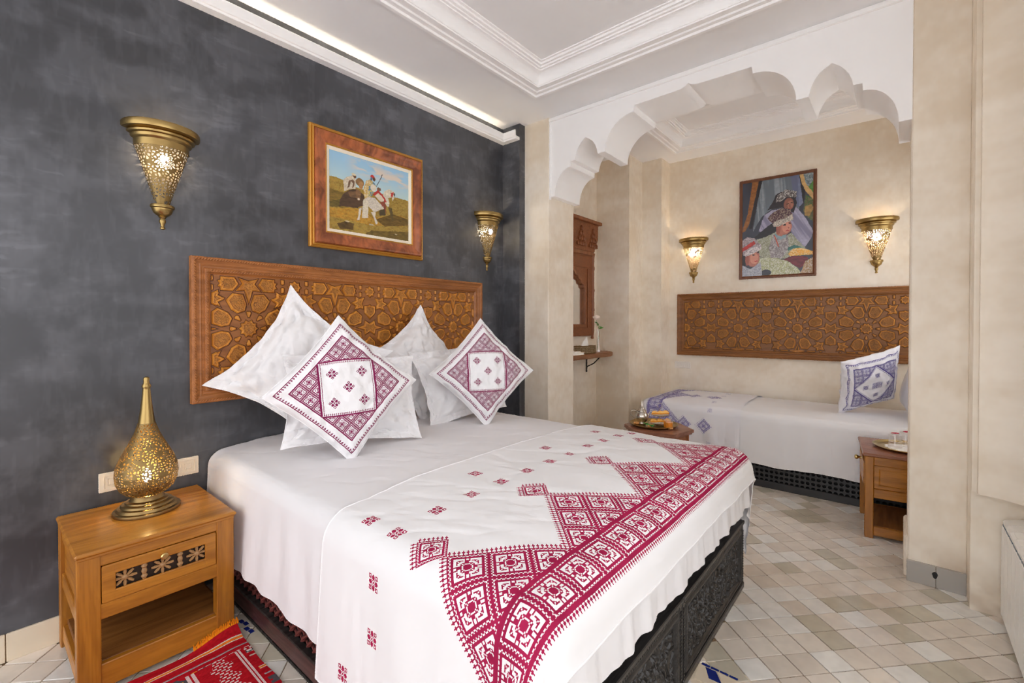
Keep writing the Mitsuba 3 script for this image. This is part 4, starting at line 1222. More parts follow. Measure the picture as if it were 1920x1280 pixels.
DK = (.018, .016, .020)
L2 = [((.28, .110, .030), p2((190, 185), (264, 175), (195, 480), (155, 640), (110, 720), (70, 730), (140, 520)), .5),
      (DK, p2((262, 178), (304, 170), (245, 420), (190, 690), (150, 690), (200, 470)), .3),
      ((.25, .29, .33), p2((304, 170), (620, 115), (690, 300), (700, 480), (420, 470), (300, 560), (200, 720), (262, 340)), .20, (.13, .16, .19), (1.0, .12)),
      ((.19, .22, .33), p2((600, 118), (698, 105), (740, 410), (690, 470), (650, 380)), .2, (.12, .14, .23), (1.0, .10)),
      (DK, p2((696, 105), (712, 105), (760, 260), (745, 420), (735, 400)), .2),
      ((.16, .21, .23), p2((740, 100), (850, 85), (850, 330), (790, 290), (748, 200)), .5, (.30, .35, .36)),
      ((.09, .25, .05), p2((788, 250), (850, 165), (850, 310), (800, 300)), .4),
      ((.12, .11, .05), p2((765, 330), (850, 380), (850, 620), (790, 580), (740, 500)), .6, (.05, .12, .03)),
      ((.36, .22, .07), p2((755, 460), (820, 430), (845, 480), (800, 560), (755, 550)), .5),
      ((.58, .37, .15), p2((698, 108), (735, 101), (762, 200), (850, 330), (850, 400), (770, 300), (722, 210)), .3),
      ((.36, .345, .46), p2((262, 720), (325, 545), (420, 488), (520, 475), (660, 455), (745, 545), (845, 720), (820, 800), (760, 890), (700, 860), (600, 700), (430, 640), (290, 720)), .15, (.20, .19, .29), (.7, .6)),
      ((.025, .020, .026), p2((362, 490), (420, 400), (455, 320), (560, 275), (655, 300), (675, 420), (640, 525), (600, 500), (520, 470), (440, 470)), .3),
      ((.24, .090, .060), e2(590, 428, 54, 68), .15), ((.36, .150, .10), e2(606, 432, 32, 46), .1), ((.20, .07, .05), e2(604, 446, 8, 16), .1), ((.025, .02, .02), e2(578, 424, 16, 6), .1), ((.025, .02, .02), e2(620, 412, 13, 6), .1), ((.30, .06, .05), e2(604, 470, 18, 6), .1),
      ((.10, .085, .085), p2((448, 405), (468, 330), (555, 268), (672, 290), (668, 352), (560, 352), (505, 400)), .5, (.46, .44, .42)),
      ((.28, .29, .20), p2((235, 810), (400, 755), (440, 715), (560, 770), (620, 735), (700, 830), (765, 900), (600, 1010), (400, 1020), (275, 990)), .4, (.42, .43, .36)),
      ((.25, .22, .23), p2((420, 755), (580, 765), (600, 900), (520, 1010), (400, 1000), (380, 900)), .4, (.44, .42, .42)),
      ((.42, .08, .05), p2((430, 760), (445, 760), (490, 880), (482, 890)), .2),
      ((.020, .018, .022), p2((195, 800), (330, 690), (430, 615), (490, 660), (445, 730), (330, 785)), .2),
      ((.43, .165, .115), e2(500, 735, 42, 40), .15), ((.45, .170, .120), e2(548, 672, 78, 86), .12), ((.60, .26, .185), e2(566, 680, 46, 58), .08),
      ((.32, .10, .07), e2(480, 690, 26, 60), .2), ((.03, .02, .02), e2(546, 650, 17, 7), .1), ((.03, .02, .02), e2(602, 634, 14, 7), .1), ((.45, .07, .06), e2(578, 712, 20, 7), .1), ((.33, .11, .08), e2(590, 682, 7, 9), .1),
      ((.22, .32, .36), p2((436, 735), (500, 775), (568, 752), (560, 785), (500, 812), (450, 775)), .3),
      ((.075, .026, .040), p2((362, 575), (415, 520), (500, 473), (605, 480), (630, 545), (540, 600), (440, 635), (392, 615)), .4, (.26, .20, .16)),
      ((.56, .50, .43), p2((418, 645), (460, 605), (560, 575), (628, 528), (638, 592), (560, 632), (480, 668), (430, 668)), .3, (.25, .22, .20)),
      ((.72, .36, .045), p2((585, 965), (640, 905), (700, 893), (850, 935), (850, 968), (720, 978), (610, 988)), .25, (.78, .55, .25)),
      ((.04, .15, .13), p2((580, 900), (650, 865), (740, 890), (640, 905), (590, 930)), .3),
      ((.145, .018, .028), p2((530, 1025), (620, 985), (780, 990), (810, 1050), (705, 1120), (600, 1050)), .5),
      ((.36, .23, .11), p2((765, 1040), (850, 990), (850, 1175), (715, 1175)), .5, (.50, .42, .36)),
      ((.38, .40, .22), p2((255, 1000), (420, 1005), (580, 1035), (690, 1120), (725, 1180), (290, 1200), (255, 1100)), .35, (.56, .57, .46)),
      ((.035, .04, .055), e2(345, 1165, 62, 36), .4),
      ((.34, .36, .43), p2((65, 1080), (170, 1125), (285, 1050), (310, 1215), (65, 1225)), .35, (.46, .47, .52)),
      ((.025, .02, .025), p2((65, 960), (125, 985), (115, 1095), (65, 1085)), .2),
      ((.45, .17, .125), e2(195, 1005, 84, 98), .12), ((.60, .27, .195), e2(215, 1012, 48, 62), .08), ((.34, .11, .08), e2(135, 1030, 24, 60), .2), ((.03, .02, .02), e2(207, 972, 17, 7), .1), ((.03, .02, .02), e2(258, 945, 12, 7), .1), ((.45, .07, .06), e2(236, 1038, 20, 8), .1),
      ((.40, .34, .36), p2((65, 830), (130, 783), (215, 788), (295, 870), (230, 940), (130, 988), (88, 985)), .4, (.26, .20, .22)),
      ((.46, .045, .040), p2((65, 905), (210, 822), (232, 852), (130, 915), (72, 945)), .25),
      ((.62, .57, .58), p2((92, 965), (180, 900), (292, 855), (294, 912), (200, 962), (120, 992)), .3, (.34, .30, .32))]

PW, PH = .640, .966
t = thing('picture', 'framed colour picture of three girls in coin headdresses on the alcove wall', 'picture')
Fq = BACK(1.715, 2.213, .002)
obj('frame', xf(frame_sweep(PW, PH, [(0, 0), (0, .020), (.003, .024), (.012, .024), (.022, .018), (.027, .016), (.027, .006)]), Fq), 'photo_frame', t, smooth=30)
cm, cc = painted(PW - .050, PH - .050, 300, dark2, L2, 12)
obj('print', xf(mv(cm, 0, 0, .010), Fq), 'print_paint', t, smooth=True, color=cc, label='colour print of three girls')
obj('backing', xf(bx(-PW / 2 + .004, -PH / 2 + .004, 0, PW / 2 - .004, PH / 2 - .004, .006), Fq), 'photo_frame', t, smooth=False)

# ------------------------------------------------------------------ rug beside the nightstand
RX0, RX1, RY0, RY1 = .508, 1.62, -.75, .722
x, y = np.meshgrid(np.arange(RX0, RX1, .012), np.arange(RY0, RY1 + .001, .012), indexing='ij')
curl = .038 * smooth01((.075 - (x - RX0)) / .075) ** 1.3 * smooth01((y - .52) / .18)
wav = .0015 * np.sin(y * 21) + .002 * meshkit.fbm(np.stack([x * 6, y * 6, x * 0], -1), 3, 2)
edge_w = .004 * np.sin(y * 17) * (x < RX0 + .03)
v = np.stack([x + edge_w, y + .003 * np.sin(x * 23) * (y > RY1 - .03), .0085 + wav + curl], -1).reshape(-1, 3)
f = grid(*x.shape)
uvr = np.stack([x - RX0, y], -1).reshape(-1, 2)
v2 = v - [0, 0, .006]
obj('rug', cat((v, f), (v2, f[:, ::-1])), 'kilim', smooth=True, uv=np.vstack([uvr, uvr]), label='red woven rug with grey and orange stripes on the floor beside the bed', cat='rug')
fr = []
for k in range(60):
    yy = .56 + .16 * k / 60 + RNG.normal(0, .001)
    cz = .0085 + .038 * float(smooth01((yy - .52) / .18))
    L_ = .016 + .008 * RNG.random()
    fr.append(tube([(RX0 + .004, yy, cz), (RX0 - .004, yy + RNG.normal(0, .002), cz + .006), (RX0 - .0045, yy + RNG.normal(0, .005), cz + L_)], [.0022, .0022, .0012], 4))
obj('fringe', cat(*fr), 'orange_wool', 'rug', smooth=False, kind='stuff', label='orange wool fringe')

# ------------------------------------------------------------------ alcove: single bed
t = thing('single_bed', 'dark grey pierced wooden frame of the single bed in the alcove', 'bed frame')
FX0, FX1, FY = .86, 2.98, 4.050
obj('bottom_rail', bx(FX0, FY - .006, 0, FX1, FY + .05, .055, .004), 'dark_grey_paint', t, smooth=False)
obj('top_rail', bx(FX0, FY - .004, .198, FX1, FY + .05, .262, .004), 'dark_grey_paint', t, smooth=False)
holes = []
for i in range(60):
    for j in range(5):
        cx, cz = .03 + i * .0345, .006 + j * .0365 - .002
        holes.append(Polygon([(cx + .0128 * math.cos(a), cz + .0128 * math.sin(a)) for a in np.arange(12) * PI / 6]))
plate = sbox(0, 0, FX1 - FX0, .146).difference(shapely.union_all(holes))
obj('pierced_panel', xf(prism(plate, -.018, 0), FRONT(FX0, FY + .006, .0535)), 'dark_grey_paint', t, smooth=False, label='panel pierced with rows of round holes')
obj('back_board', bx(FX0, FY + .045, 0, FX1, FY + .05, .255), 'black_iron', t, smooth=False)
obj('deck', bx(FX0, FY + .03, .240, FX1, 4.90, .258), 'black_wood', t, smooth=False)

HX = 2.995
sh2, uv2 = drape(.0, 2.12, 4.105, 4.83, .590, .36, .445, .07, .075, .014, 41, puff=.030, fold=.007, wr=.0035, foldlen=.16)
flipx = np.diag([-1.0, 1, 1, 1]); flipx[0, 3] = HX
keep = uv2[:, 0] < 1.62
m = xf(sh2, flipx)
fk = m[1][keep[m[1]].all(1)]
obj('bed_sheet', (m[0], fk), 'white_linen', smooth=True, label='white sheet hanging over the front of the single bed in the alcove', cat='bed sheet')
sp2, suv2 = drape(1.36, 2.15, 4.105, 4.83, .600, .44, .46, .06, .085, .009, 43, puff=.032, fold=.010, wr=.004, foldlen=.20)
obj('bedspread', xf(sp2, flipx), 'blue_embroidery', smooth=True, uv=suv2, label='white bedspread with violet embroidery across the foot of the single bed', cat='bedspread')
put_pillow('cushion', pose((2.44, 4.33, .868), [[-.7096, .0682, -.7013], [-.6564, -.4256, .6229], [-.256, .9023, .3468]]), 'white cushion with violet embroidery on the single bed', 'cushion', 'violet_embroidery', .46, .46, .16, seed=51, pinch=.07, wr=.010, power=.55)
put_pillow('pillow', pose((2.755, 4.44, .905), np.stack([np.array([.12, -.97, -.08]) / .981, np.array([.30, -.045, .953]), np.cross(np.array([.12, -.97, -.08]) / .981, np.array([.30, -.045, .953]))], 1)), 'plain white pillow at the head of the single bed, half hidden by the right pier', 'pillow', 'white_linen', .66, .56, .17, seed=52, pinch=.05, wr=.007)

# ------------------------------------------------------------------ second nightstand with a tray of glasses
t = thing('nightstand', 'brown wooden nightstand with a darker top, half hidden behind the right pier', 'nightstand')
N2 = rotz(math.radians(6), (2.462, 3.502, 0))
def p2n(name, a, m='honey_wood_z', parent=t, c=.003, **k):
    return obj(name, xf(bx(*a, c), N2), m, parent, smooth=False, **k)
w2, d2 = .40, .465
p2n('top', (-.012, -.010, .494, w2 + .01, d2 + .01, .514), 'dark_top', c=.005, label='dark brown top')
for x, y in ((0, 0), (w2 - .042, 0), (0, d2 - .042), (w2 - .042, d2 - .042)):
    p2n('leg', (x, y, 0, x + .042, y + .042, .494))
for y in (.002, d2 - .026):
    p2n('side_rail', (.042, y, .442, w2 - .042, y + .024, .494), 'honey_wood_x')
    p2n('side_rail', (.042, y, .246, w2 - .042, y + .024, .300), 'honey_wood_x')
    p2n('side_rail', (.042, y, .018, w2 - .042, y + .024, .072), 'honey_wood_x')
    p2n('side_panel', (.042, y + .010, .30, w2 - .042, y + .018, .442), 'honey_wood_x')
obj('raised_field', xf(relief(np.array([(.064, .318), (w2 - .064, .318), (w2 - .064, .424), (.064, .424)]), [(0, -.002), (.010, .005), (.012, .005)]), N2 @ FRONT(0, .012, 0)), 'honey_wood_x', t, smooth=False)
p2n('back_panel', (w2 - .02, .03, .03, w2 - .012, d2 - .03, .49), 'inner_wood')
p2n('shelf', (.02, .02, .060, w2 - .02, d2 - .02, .074), 'inner_wood')
dk = p2n('drawer', (-.004, .050, .300, .014, d2 - .050, .440), 'honey_wood_y')
obj('knob', xf(KN, N2 @ M4((-.004, d2 / 2 + .01, .425), (0, -1, 0), (0, 0, 1), (-1, 0, 0)) @ np.diag([1.1, 1.1, 1.4, 1])), 'bright_brass', dk, smooth=40, label='round brass knob')

t = thing('tray', 'round brass tray on the nightstand behind the right pier', 'tray')
obj('dish', mv(lathe([(0, 0), (.15, 0), (.165, .006), (.178, .014), (.180, .016), (.176, .017), (.162, .009), (.148, .004), (0, .004)], 48), 2.665, 3.765, .5145), 'bright_brass', t, smooth=40)
wob = np.linspace(0, 2 * PI, 40)[:-1]
tag = obj('doily', mv(prism(Polygon([((.105 + .006 * math.cos(a * 13)) * math.cos(a), (.105 + .006 * math.cos(a * 13)) * math.sin(a)) for a in wob]), 0, .002), 2.655, 3.76, .5188), 'paper', smooth=False, label='small white doily on the brass tray under the glasses', cat='doily')
GL = [(.0, .088), (.026, .088), (.0285, .086), (.030, .078), (.0305, .055), (.035, .006), (.0355, .000)]
GLI = [(.0345, .000), (.034, .006), (.0292, .055), (.0285, .078), (.0, .080)]
for k, (x, y, petal) in enumerate(((2.600, 3.735, 1), (2.652, 3.830, 1), (2.690, 3.745, 0))):
    g = obj('glass', mv(lathe(GL + GLI[::-1][::-1], 28), x, y, .5212), 'glass', smooth=40, label=('upturned clear glass with a red petal, nearest on the brass tray', 'upturned clear glass with a red petal, second on the brass tray', 'upturned clear glass, partly behind the right pier')[k], cat='glass', group='upturned glasses on the brass tray')
    rim = [tube([(x + r * math.cos(a), y + r * math.sin(a), .5212 + z) for a in np.linspace(0, 2 * PI, 25)], .0011, 5) for r, z in ((.0355, .001), (.0300, .080), (.0325, .040))]
    obj('cut_ring', cat(*rim), 'clear_coat_glass', g, smooth=True)
    if petal:
        pts = [(.019 * math.cos(a) * (1 + .25 * math.cos(2 * a)), .015 * math.sin(a)) for a in np.linspace(0, 2 * PI, 15)[:-1]]
        pv = relief(np.array(pts), [(0, .0), (.001, .002), (.006, .003)])
        obj('rose_petal', xf(pv, rotz(.6 + k, (x, y, .6098))), 'petal_red', smooth=40, label=('dark red rose petal on the nearest upturned glass', 'dark red rose petal on the second upturned glass')[k], cat='petal', group='red petals on the glasses')

# ------------------------------------------------------------------ six-sided side table with the tea tray
HXC = (1.235, 3.335)
hexp = lambda r: Polygon([(r * math.cos(a + .30), r * math.sin(a + .30)) for a in np.arange(6) * PI / 3])
t = thing('side_table', 'six sided reddish brown side table between the two beds', 'table')
obj('table_top', mv(cat(prism(hexp(.250), 0, .022), prism(hexp(.238), -.012, 0)), *HXC, .498), 'dark_top', t, smooth=False)
for k in range(6):
    a = k * PI / 3 + .30
    obj('leg', xf(bx(-.022, -.022, 0, .022, .022, .49, .003), rotz(a, (HXC[0] + .195 * math.cos(a), HXC[1] + .195 * math.sin(a), 0))), 'mirror_wood_plain', t, smooth=False)
    b = a + PI / 6
    obj('apron', xf(bx(-.012, -.090, .38, .012, .090, .487, .002), rotz(b, (HXC[0] + .175 * math.cos(b), HXC[1] + .175 * math.sin(b), 0))), 'mirror_wood_plain', t, smooth=False)
TZ = .5205
TX, TY = 1.195, 3.350
t = thing('tray', 'round brass tea tray on the six sided table between the beds', 'tray')
obj('dish', mv(lathe([(0, 0), (.145, 0), (.160, .008), (.176, .018), (.178, .020), (.174, .021), (.158, .012), (.143, .004), (0, .004)], 48), TX, TY, TZ), 'brass', t, smooth=40)
z = TZ + .0045
t = thing('teapot', 'silver teapot with a tall pointed lid on the tea tray', 'teapot')
px, py = 1.108, 3.330
obj('body', mv(lathe([(0, .002), (.030, .002), (.033, .006), (.026, .012), (.030, .018), (.046, .036), (.051, .056), (.046, .076), (.034, .090), (.030, .096), (.032, .100)], 32), px, py, z), 'silver', t, smooth=40)
obj('lid', mv(lathe([(.034, .099), (.033, .104), (.026, .110), (.020, .120), (.016, .128), (.017, .131), (.011, .138), (.009, .150), (.005, .158), (.006, .164), (.003, .172), (.0, .182)], 24), px, py, z), 'silver', t, smooth=40)
vr = np.array([math.cos(YAW), math.sin(YAW), 0])
obj('handle', tube([np.array([px, py, z + h]) - vr * d for d, h in ((.032, .092), (.052, .104), (.074, .104), (.084, .088), (.078, .066), (.062, .050), (.046, .044))], .0052, 8), 'silver', t, smooth=True)
obj('spout', tube([np.array([px, py, z + h]) + vr * d for d, h in ((.036, .046), (.046, .056), (.052, .074), (.060, .090))], [.012, .010, .007, .0055], 10), 'silver', t, smooth=True)

t = thing('cake_stand', 'small two tier silver cake stand on the tea tray', 'cake stand')
cx, cy = 1.228, 3.385
obj('lower_plate', mv(lathe([(0, .012), (.06, .012), (.075, .016), (.078, .019), (.074, .019), (.058, .015), (0, .015)], 36), cx, cy, z), 'silver', t, smooth=40)
obj('upper_plate', mv(lathe([(0, .072), (.05, .072), (.064, .077), (.066, .080), (.062, .080), (.048, .075), (0, .075)], 36), cx, cy, z), 'silver', t, smooth=40)
obj('stem', mv(lathe([(.030, 0), (.028, .004), (.008, .008), (.005, .02), (.008, .030), (.004, .045), (.006, .070), (.004, .08), (.005, .10), (.003, .115), (.004, .128)], 14), cx, cy, z), 'silver', t, smooth=40)
obj('ring_handle', tube([np.array([cx, cy, z + .146 + .018 * math.sin(a)]) + vr * .018 * math.cos(a) for a in np.linspace(-1.2, 1.2 + PI * .9, 20)], .0022, 6), 'silver', t, smooth=True)


def orange_slice(M, r, label):
    A = np.linspace(0, PI, 13)
    m = prism(Polygon([(r * math.cos(a), r * math.sin(a)) for a in A]), -.006, .006)
    k = obj('orange_slice', xf(m, M), 'orange_fruit', smooth=False, label=label, cat='orange slice', group='orange slices on the cake stand')
    seg = [prism(Polygon([(.12 * r * math.cos(a), .12 * r * math.sin(a) + .001), (.86 * r * math.cos(a - .19), .86 * r * math.sin(a - .19)), (.90 * r * math.cos(a), .90 * r * math.sin(a)), (.86 * r * math.cos(a + .19), .86 * r * math.sin(a + .19))]), -.0066, .0066) for a in np.linspace(.3, PI - .3, 6)]
    obj('flesh', xf(cat(*seg), M), 'orange_flesh', k, smooth=False)


OL = ['orange slice on the upper plate of the cake stand, nearest the teapot', 'orange slice in the middle of the upper cake stand plate', 'orange slice on the upper plate of the cake stand, nearest the tea glasses',
      'orange slice lying on the lower plate of the cake stand, nearest the teapot', 'orange slice in the middle of the lower cake stand plate', 'orange slice on the lower plate of the cake stand, nearest the tea glasses']
for k in range(6):
    up = k < 3
    q = np.array([cx, cy, z + (.081 if up else .021)]) + vr * ((k % 3) - 1) * (.040 if up else .052) - np.array([FWD[0], FWD[1], 0]) * (.014 + .006 * (k % 2))
    tl = .55 + .15 * (k % 3)
    fz = np.array([FWD[0], FWD[1], 0]) * math.sin(tl) * -1 + np.array([0, 0, math.cos(tl)])
    yy = np.cross(fz, vr)
    orange_slice(M4(q + np.array([0, 0, .006]), vr, yy, fz), .026, OL[k])
for k, (x, y) in enumerate(((1.297, 3.350), (1.332, 3.305))):
    g = thing('tea_glass', ('glass of amber tea behind the nearer tea glass', 'nearer glass of amber tea at the edge of the tea tray')[k], 'glass', 'glasses of amber tea on the tray')
    obj('tumbler', mv(lathe([(0, .0), (.021, .0), (.0235, .02), (.0265, .062), (.0255, .062), (.0225, .02), (.020, .003), (0, .003)], 24), x, y, z), 'glass', g, smooth=40)
    obj('tea', mv(lathe([(0, .0005), (.0214, .0005), (.0239, .02), (.0257, .047), (.0240, .0475), (0, .0475)], 24), x, y, z), 'tea', g, smooth=40, label='amber tea')
for k, (x, y) in enumerate(((1.078, 3.300), (1.345, 3.290), (1.200, 3.275))):
    m = cat(*[ball((.013 * math.cos(a), .013 * math.sin(a), .008), (.009, .009, .008), 1) for a in np.arange(6) * PI / 3], ball((0, 0, .010), (.011, .011, .009), 1))
    obj('biscuit', mv(m, x, y, z), 'pastry', smooth=40, label=('small round biscuit beside the teapot', 'small round biscuit beside the tea glasses', 'small round biscuit at the front of the tea tray')[k], cat='biscuit', group='biscuits on the tea tray')
for k, (x, y, a) in enumerate(((1.172, 3.268, .2), (1.222, 3.248, 1.4))):
    ms = []
    for q in range(5):
        b = a + q * 1.25
        leaf = [(0, 0), (.008, .008), (.020, .009), (.030, 0), (.020, -.009), (.008, -.008)]
        ms.append(xf(relief(np.array(leaf)[::-1], [(0, 0), (.001, .001), (.002, .0015)]), rotz(b) @ rotm([0, 1, 0], -.5, (0, 0, .006 + .003 * q))))
    obj('mint_sprig', mv(cat(*ms), x, y, z), 'mint', smooth=False, label=('sprig of green mint below the teapot', 'sprig of green mint at the front rim of the tea tray')[k], cat='mint', group='mint on the tea tray')

# ------------------------------------------------------------------ carved mirror, shelf and the things on it
MW = LEFT(3.870, 0, .10)
t = thing('mirror', 'tall carved wooden mirror with a lobed top on the alcove side wall', 'mirror')
arc = [(.222, 1.285), (.222, 1.655), (.190, 1.660), (.190, 1.690), (.150, 1.700), (.140, 1.735), (.095, 1.745), (.080, 1.775), (.040, 1.785), (0, 1.825)]
hole = arc + [(-x, z) for x, z in arc[::-1][1:]]
obj('frame', xf(prism(Polygon([(-.385, 1.165), (.385, 1.165), (.385, 2.03), (-.385, 2.03)], [hole]), .004, .034), MW), 'mirror_wood', t, smooth=False)
inner = Polygon(hole)
obj('arch_edge', xf(prism(Polygon(inner.buffer(.030, join_style=2)).difference(inner) if False else inner.buffer(.026, join_style=2).difference(inner.buffer(.001)), .034, .046), MW), 'mirror_wood_plain', t, smooth=False)
obj('glass', xf(mv(bx(-.235, 1.27, .006, .235, 1.84, .012)), MW), 'mirror_glass', t, smooth=False, label='silvered mirror glass')
obj('cross_rail', xf(bx(-.39, 2.000, .0, .39, 2.045, .052, .006), MW), 'mirror_wood_plain', t, smooth=False)
obj('panel_strip', xf(bx(-.30, 1.870, .03, .30, 1.985, .040, .003), MW), 'mirror_wood', t, smooth=False)
obj('hood', xf(prism(Polygon([(-.385, 2.04), (.385, 2.04), (.405, 2.10), (.455, 2.17), (.460, 2.33), (-.460, 2.33), (-.455, 2.17), (-.405, 2.10)]), .0, .058), MW), 'mirror_wood', t, smooth=False)
obj('top_slab', xf(bx(-.485, 2.328, .0, .485, 2.362, .095, .005), MW), 'mirror_wood_plain', t, smooth=False)
for k in range(4):
    cx0 = -.345 + k * .230
    ms = []
    for r in range(4):
        for q in range(4 - r):
            xx = cx0 + (q - (3 - r) / 2) * .044
            zz = 2.100 + r * .052
            ms.append(relief(np.array([(xx - .020, zz - .022), (xx + .020, zz - .022), (xx + .020, zz + .008), (xx, zz + .030), (xx - .020, zz + .008)]), [(0, .05), (.004, .074), (.010, .066)]))
    obj('niche_cluster', xf(cat(*ms), MW), 'mirror_wood_plain', t, smooth=False, label='cluster of small carved niches' if k == 0 else None)
for s in (-1, 1):
    col = lathe([(.0, 1.130), (.014, 1.132), (.017, 1.145), (.011, 1.160), (.016, 1.175), (.020, 1.22), (.020, 1.42), (.024, 1.43), (.024, 1.445), (.020, 1.455), (.019, 1.62), (.024, 1.635), (.024, 1.65), (.019, 1.66), (.018, 1.85), (.024, 1.865), (.024, 1.885), (.017, 1.90), (.020, 1.98), (.028, 2.03), (.0, 2.035)], 14)
    obj('colonette', xf(mv(xf(col, rotm([1, 0, 0], -PI / 2) @ np.diag([1, 1, 1, 1])), 0, 0, 0), MW @ M4((s * .392, 0, .030), (1, 0, 0), (0, 0, 1), (0, 1, 0)) @ rotm([1, 0, 0], PI / 2)), 'mirror_wood_plain', t, smooth=40)
for s in (-1, 1):
    obj('side_bead', xf(bx(s * .285 - .008, 1.25, .030, s * .285 + .008, 1.86, .046, .004), MW), 'mirror_wood_plain', t, smooth=False)

t = thing('shelf', 'brown wooden shelf with a rounded end on the alcove side wall under the mirror', 'shelf')
ex = [(.10, 3.435), (.40, 3.435), (.40, 4.15)] + [(.24 + .16 * math.cos(a), 4.15 + .19 * math.sin(a)) for a in np.linspace(.1, PI / 2, 10)] + [(.10, 4.34)]
pg = Polygon(ex)
obj('board', cat(prism(pg.buffer(-.008), .962, .970), prism(pg, .970, 1.000), prism(pg.buffer(-.006), 1.000, 1.006)), 'shelf_wood', t, smooth=False)
for y in (3.62, 4.19):
    k = obj('bracket', bx(.101, y - .010, .785, .108, y + .010, .962, .002), 'black_iron', t, smooth=False, label='black iron bracket')
    obj('strut', tube([(.108, y, .84), (.19, y, .88), (.27, y, .955), (.31, y, .960)], .006, 6), 'black_iron', k, smooth=True)
SZ = 1.0065
t = thing('tissue_box', 'pierced brass tissue box on the shelf under the mirror', 'tissue box')
TB = (.262, 3.690, .362, 3.935)
obj('core', bx(TB[0] + .004, TB[1] + .004, SZ, TB[2] - .004, TB[3] - .004, SZ + .072), 'cream_paper', t, smooth=False)
obj('lid', cat(bx(TB[0], TB[1], SZ + .070, TB[2], TB[3], SZ + .076, .002), bx(TB[0], TB[1], SZ, TB[2], TB[3], SZ + .007, .002)), 'brass_dark', t, smooth=False)
def fret(w, h):
    hs = []
    for i in range(int(w / .016)):
        for j in range(int(h / .016)):
            c = ((i + .5) * w / int(w / .016), (j + .5) * h / int(h / .016))
            hs.append(Polygon([(c[0] + (.0074 if (k + i + j) % 2 else .0050) * math.cos(k * PI / 4), c[1] + (.0074 if (k + i + j) % 2 else .0050) * math.sin(k * PI / 4)) for k in range(8)]))
    return prism(sbox(0, 0, w, h).difference(shapely.union_all(hs)), 0, .002)
obj('fretwork', xf(fret(TB[3] - TB[1], .066), LEFT(TB[1], SZ + .005, TB[2] - .002)), 'brass_dark', t, smooth=False, label='pierced brass side')
obj('fretwork', xf(fret(TB[2] - TB[0], .066), FRONT(TB[0], TB[1] + .002, SZ + .005)), 'brass_dark', t, smooth=False)
ts = []
A = np.linspace(0, 2 * PI, 25)
V = [[((r * (1 + .25 * math.sin(3 * a + l))) * math.cos(a) * .5 + .005 * l, r * (1 + .2 * math.cos(4 * a + l * .7)) * math.sin(a), zz) for a in A[:-1]] for l, (r, zz) in enumerate(((.052, 0), (.044, .018), (.032, .040), (.020, .060), (.009, .078), (.001, .090)))]
obj('tissue', mv((np.array(V).reshape(-1, 3), grid(6, 24)[:, ::-1]), .31, 3.81, SZ + .074), 'paper', t, smooth=40, label='white tissue standing out of the box')
A2 = np.arange(24)
scene['tissue_box__tissue'] = ply((np.array(V).transpose(1, 0, 2).reshape(-1, 3) + [.31, 3.81, SZ + .074], grid(24, 6, True)), 'paper', 40)
t = thing('book', 'cream book lying on the shelf beside the tissue box', 'book')
obj('cover', cat(bx(.24, 3.47, SZ, .395, 3.665, SZ + .003), bx(.24, 3.47, SZ + .019, .395, 3.665, SZ + .022), bx(.238, 3.47, SZ, .241, 3.665, SZ + .022)), 'cream_paper', t, smooth=False)
obj('pages', bx(.243, 3.473, SZ + .003, .391, 3.661, SZ + .019), 'paper', t, smooth=False)
obj('leaflet', cat(xf(bx(-.07, -.085, 0, .07, .085, .004), rotz(.2, (.32, 3.545, SZ + .0225))), xf(bx(-.068, -.083, .004, .068, .085, .007), rotz(.26, (.322, 3.543, SZ + .0225)))), 'paper', smooth=False, label='white folded leaflet on top of the cream book', cat='leaflet')
t = thing('vase', 'slender clear glass vase on the shelf, holding one pale rose', 'vase')
vx, vy = .305, 4.075
obj('glass_tube', mv(lathe([(0, 0), (.024, 0), (.025, .004), (.021, .03), (.016, .10), (.016, .20), (.019, .235), (.018, .235), (.015, .20), (.015, .10), (.019, .03), (.022, .006), (0, .006)], 24), vx, vy, SZ), 'glass', t, smooth=40)
obj('thick_foot', mv(lathe([(0, .006), (.020, .006), (.018, .022), (0, .024)], 20), vx, vy, SZ), 'clear_coat_glass', t, smooth=40)
t = thing('rose', 'single pale pink rose with green leaves in the glass vase', 'flower')
st = [(vx, vy - .012, SZ + .02), (vx, vy + .004, SZ + .12), (vx + .006, vy + .005, SZ + .22), (vx + .012, vy - .035, SZ + .29), (vx + .016, vy - .065, SZ + .325)]
st = np.array(st)
from scipy.interpolate import CubicSpline
tt = np.linspace(0, 4, 24)
obj('stem', tube(CubicSpline(np.arange(5), st)(tt), .0022, 6), 'stem_green', t, smooth=True, label='green stem')
hd = st[-1] + [0, 0, .018]
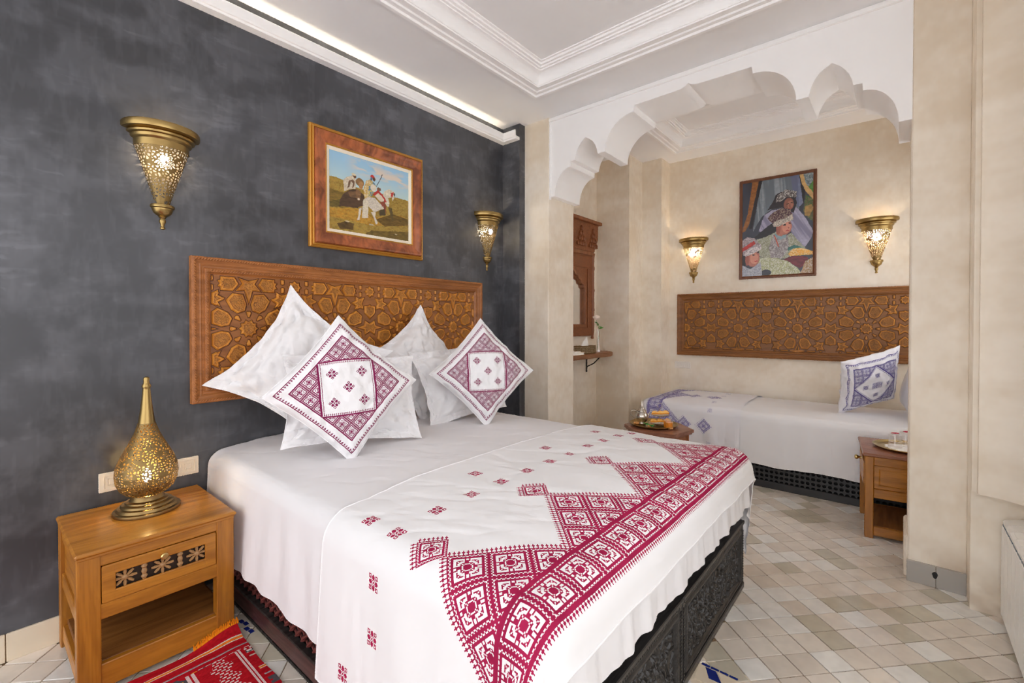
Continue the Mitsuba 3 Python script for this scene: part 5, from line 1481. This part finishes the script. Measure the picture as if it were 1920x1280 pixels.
for k in range(13):
    lay = k // 5
    a = k * 2.4
    R_ = .030 - .008 * lay
    A = np.linspace(-1.0, 1.0, 7); B = np.linspace(0, 1, 6)
    aa, bb = np.meshgrid(A, B, indexing='ij')
    rr = R_ * (.35 + .75 * np.sin(bb * 1.9)) * (1 + .08 * np.cos(aa * 2))
    V = np.stack([rr * np.cos(a + aa * .75), rr * np.sin(a + aa * .75), -.020 + bb * (.036 + .006 * lay) - .004 * aa ** 2], -1).reshape(-1, 3) + hd
    obj('petal', (V, grid(7, 6)), 'rose_petal', t, smooth=True)
for k, (a, l, tz) in enumerate(((.9, .055, .1), (2.2, .05, .0), (1.5, .075, -.05), (-1.6, .045, .05), (3.6, .05, .15))):
    leaf = [(0, 0), (.25 * l, .22 * l), (.6 * l, .24 * l), (l, 0), (.6 * l, -.24 * l), (.25 * l, -.22 * l)]
    obj('leaf', xf(relief(np.array(leaf), [(0, 0), (.001, .0008), (.003, .0015)]), M4((vx + .008, vy + .0, SZ + .235 + .012 * k)) @ rotz(a) @ rotm([0, 1, 0], -tz * 3) @ rotm([1, 0, 0], .5)), 'mint', t, smooth=False)

# ------------------------------------------------------------------ radiator in the niche
t = thing('radiator', 'white ribbed radiator in the wall niche at the right edge', 'radiator')
sec = None
for k in range(14):
    y1_ = 2.905 - k * .080
    m = cat(bx(2.962, y1_ - .0785, .030, 2.972, y1_ - .0015, .418, .003), bx(2.972, y1_ - .055, .05, 3.062, y1_ - .025, .41), bx(3.056, y1_ - .0785, .05, 3.066, y1_ - .0015, .41, .003))
    A = np.linspace(0, PI / 2, 7)
    cap = [(2.966, .437), (2.976, .446)] + [(3.02, .455), (3.045, .458), (3.062, .452), (3.068, .440), (3.068, .425), (2.966, .425)]
    capm = xf(prism(Polygon(cap), 0, .077), M4((0, y1_ - .0015, 0), (1, 0, 0), (0, 0, 1), (0, -1, 0)))
    s_ = obj('section', cat(m, capm), 'radiator_white', t, smooth=30)
    obj('grille', bx(2.964, y1_ - .070, .4185, 3.055, y1_ - .010, .424), 'radiator_grille', s_, smooth=False)
obj('pipe', tube([(3.03, 2.90, .07), (3.03, 2.93, .07)], .012, 8), 'radiator_white', t, smooth=True)
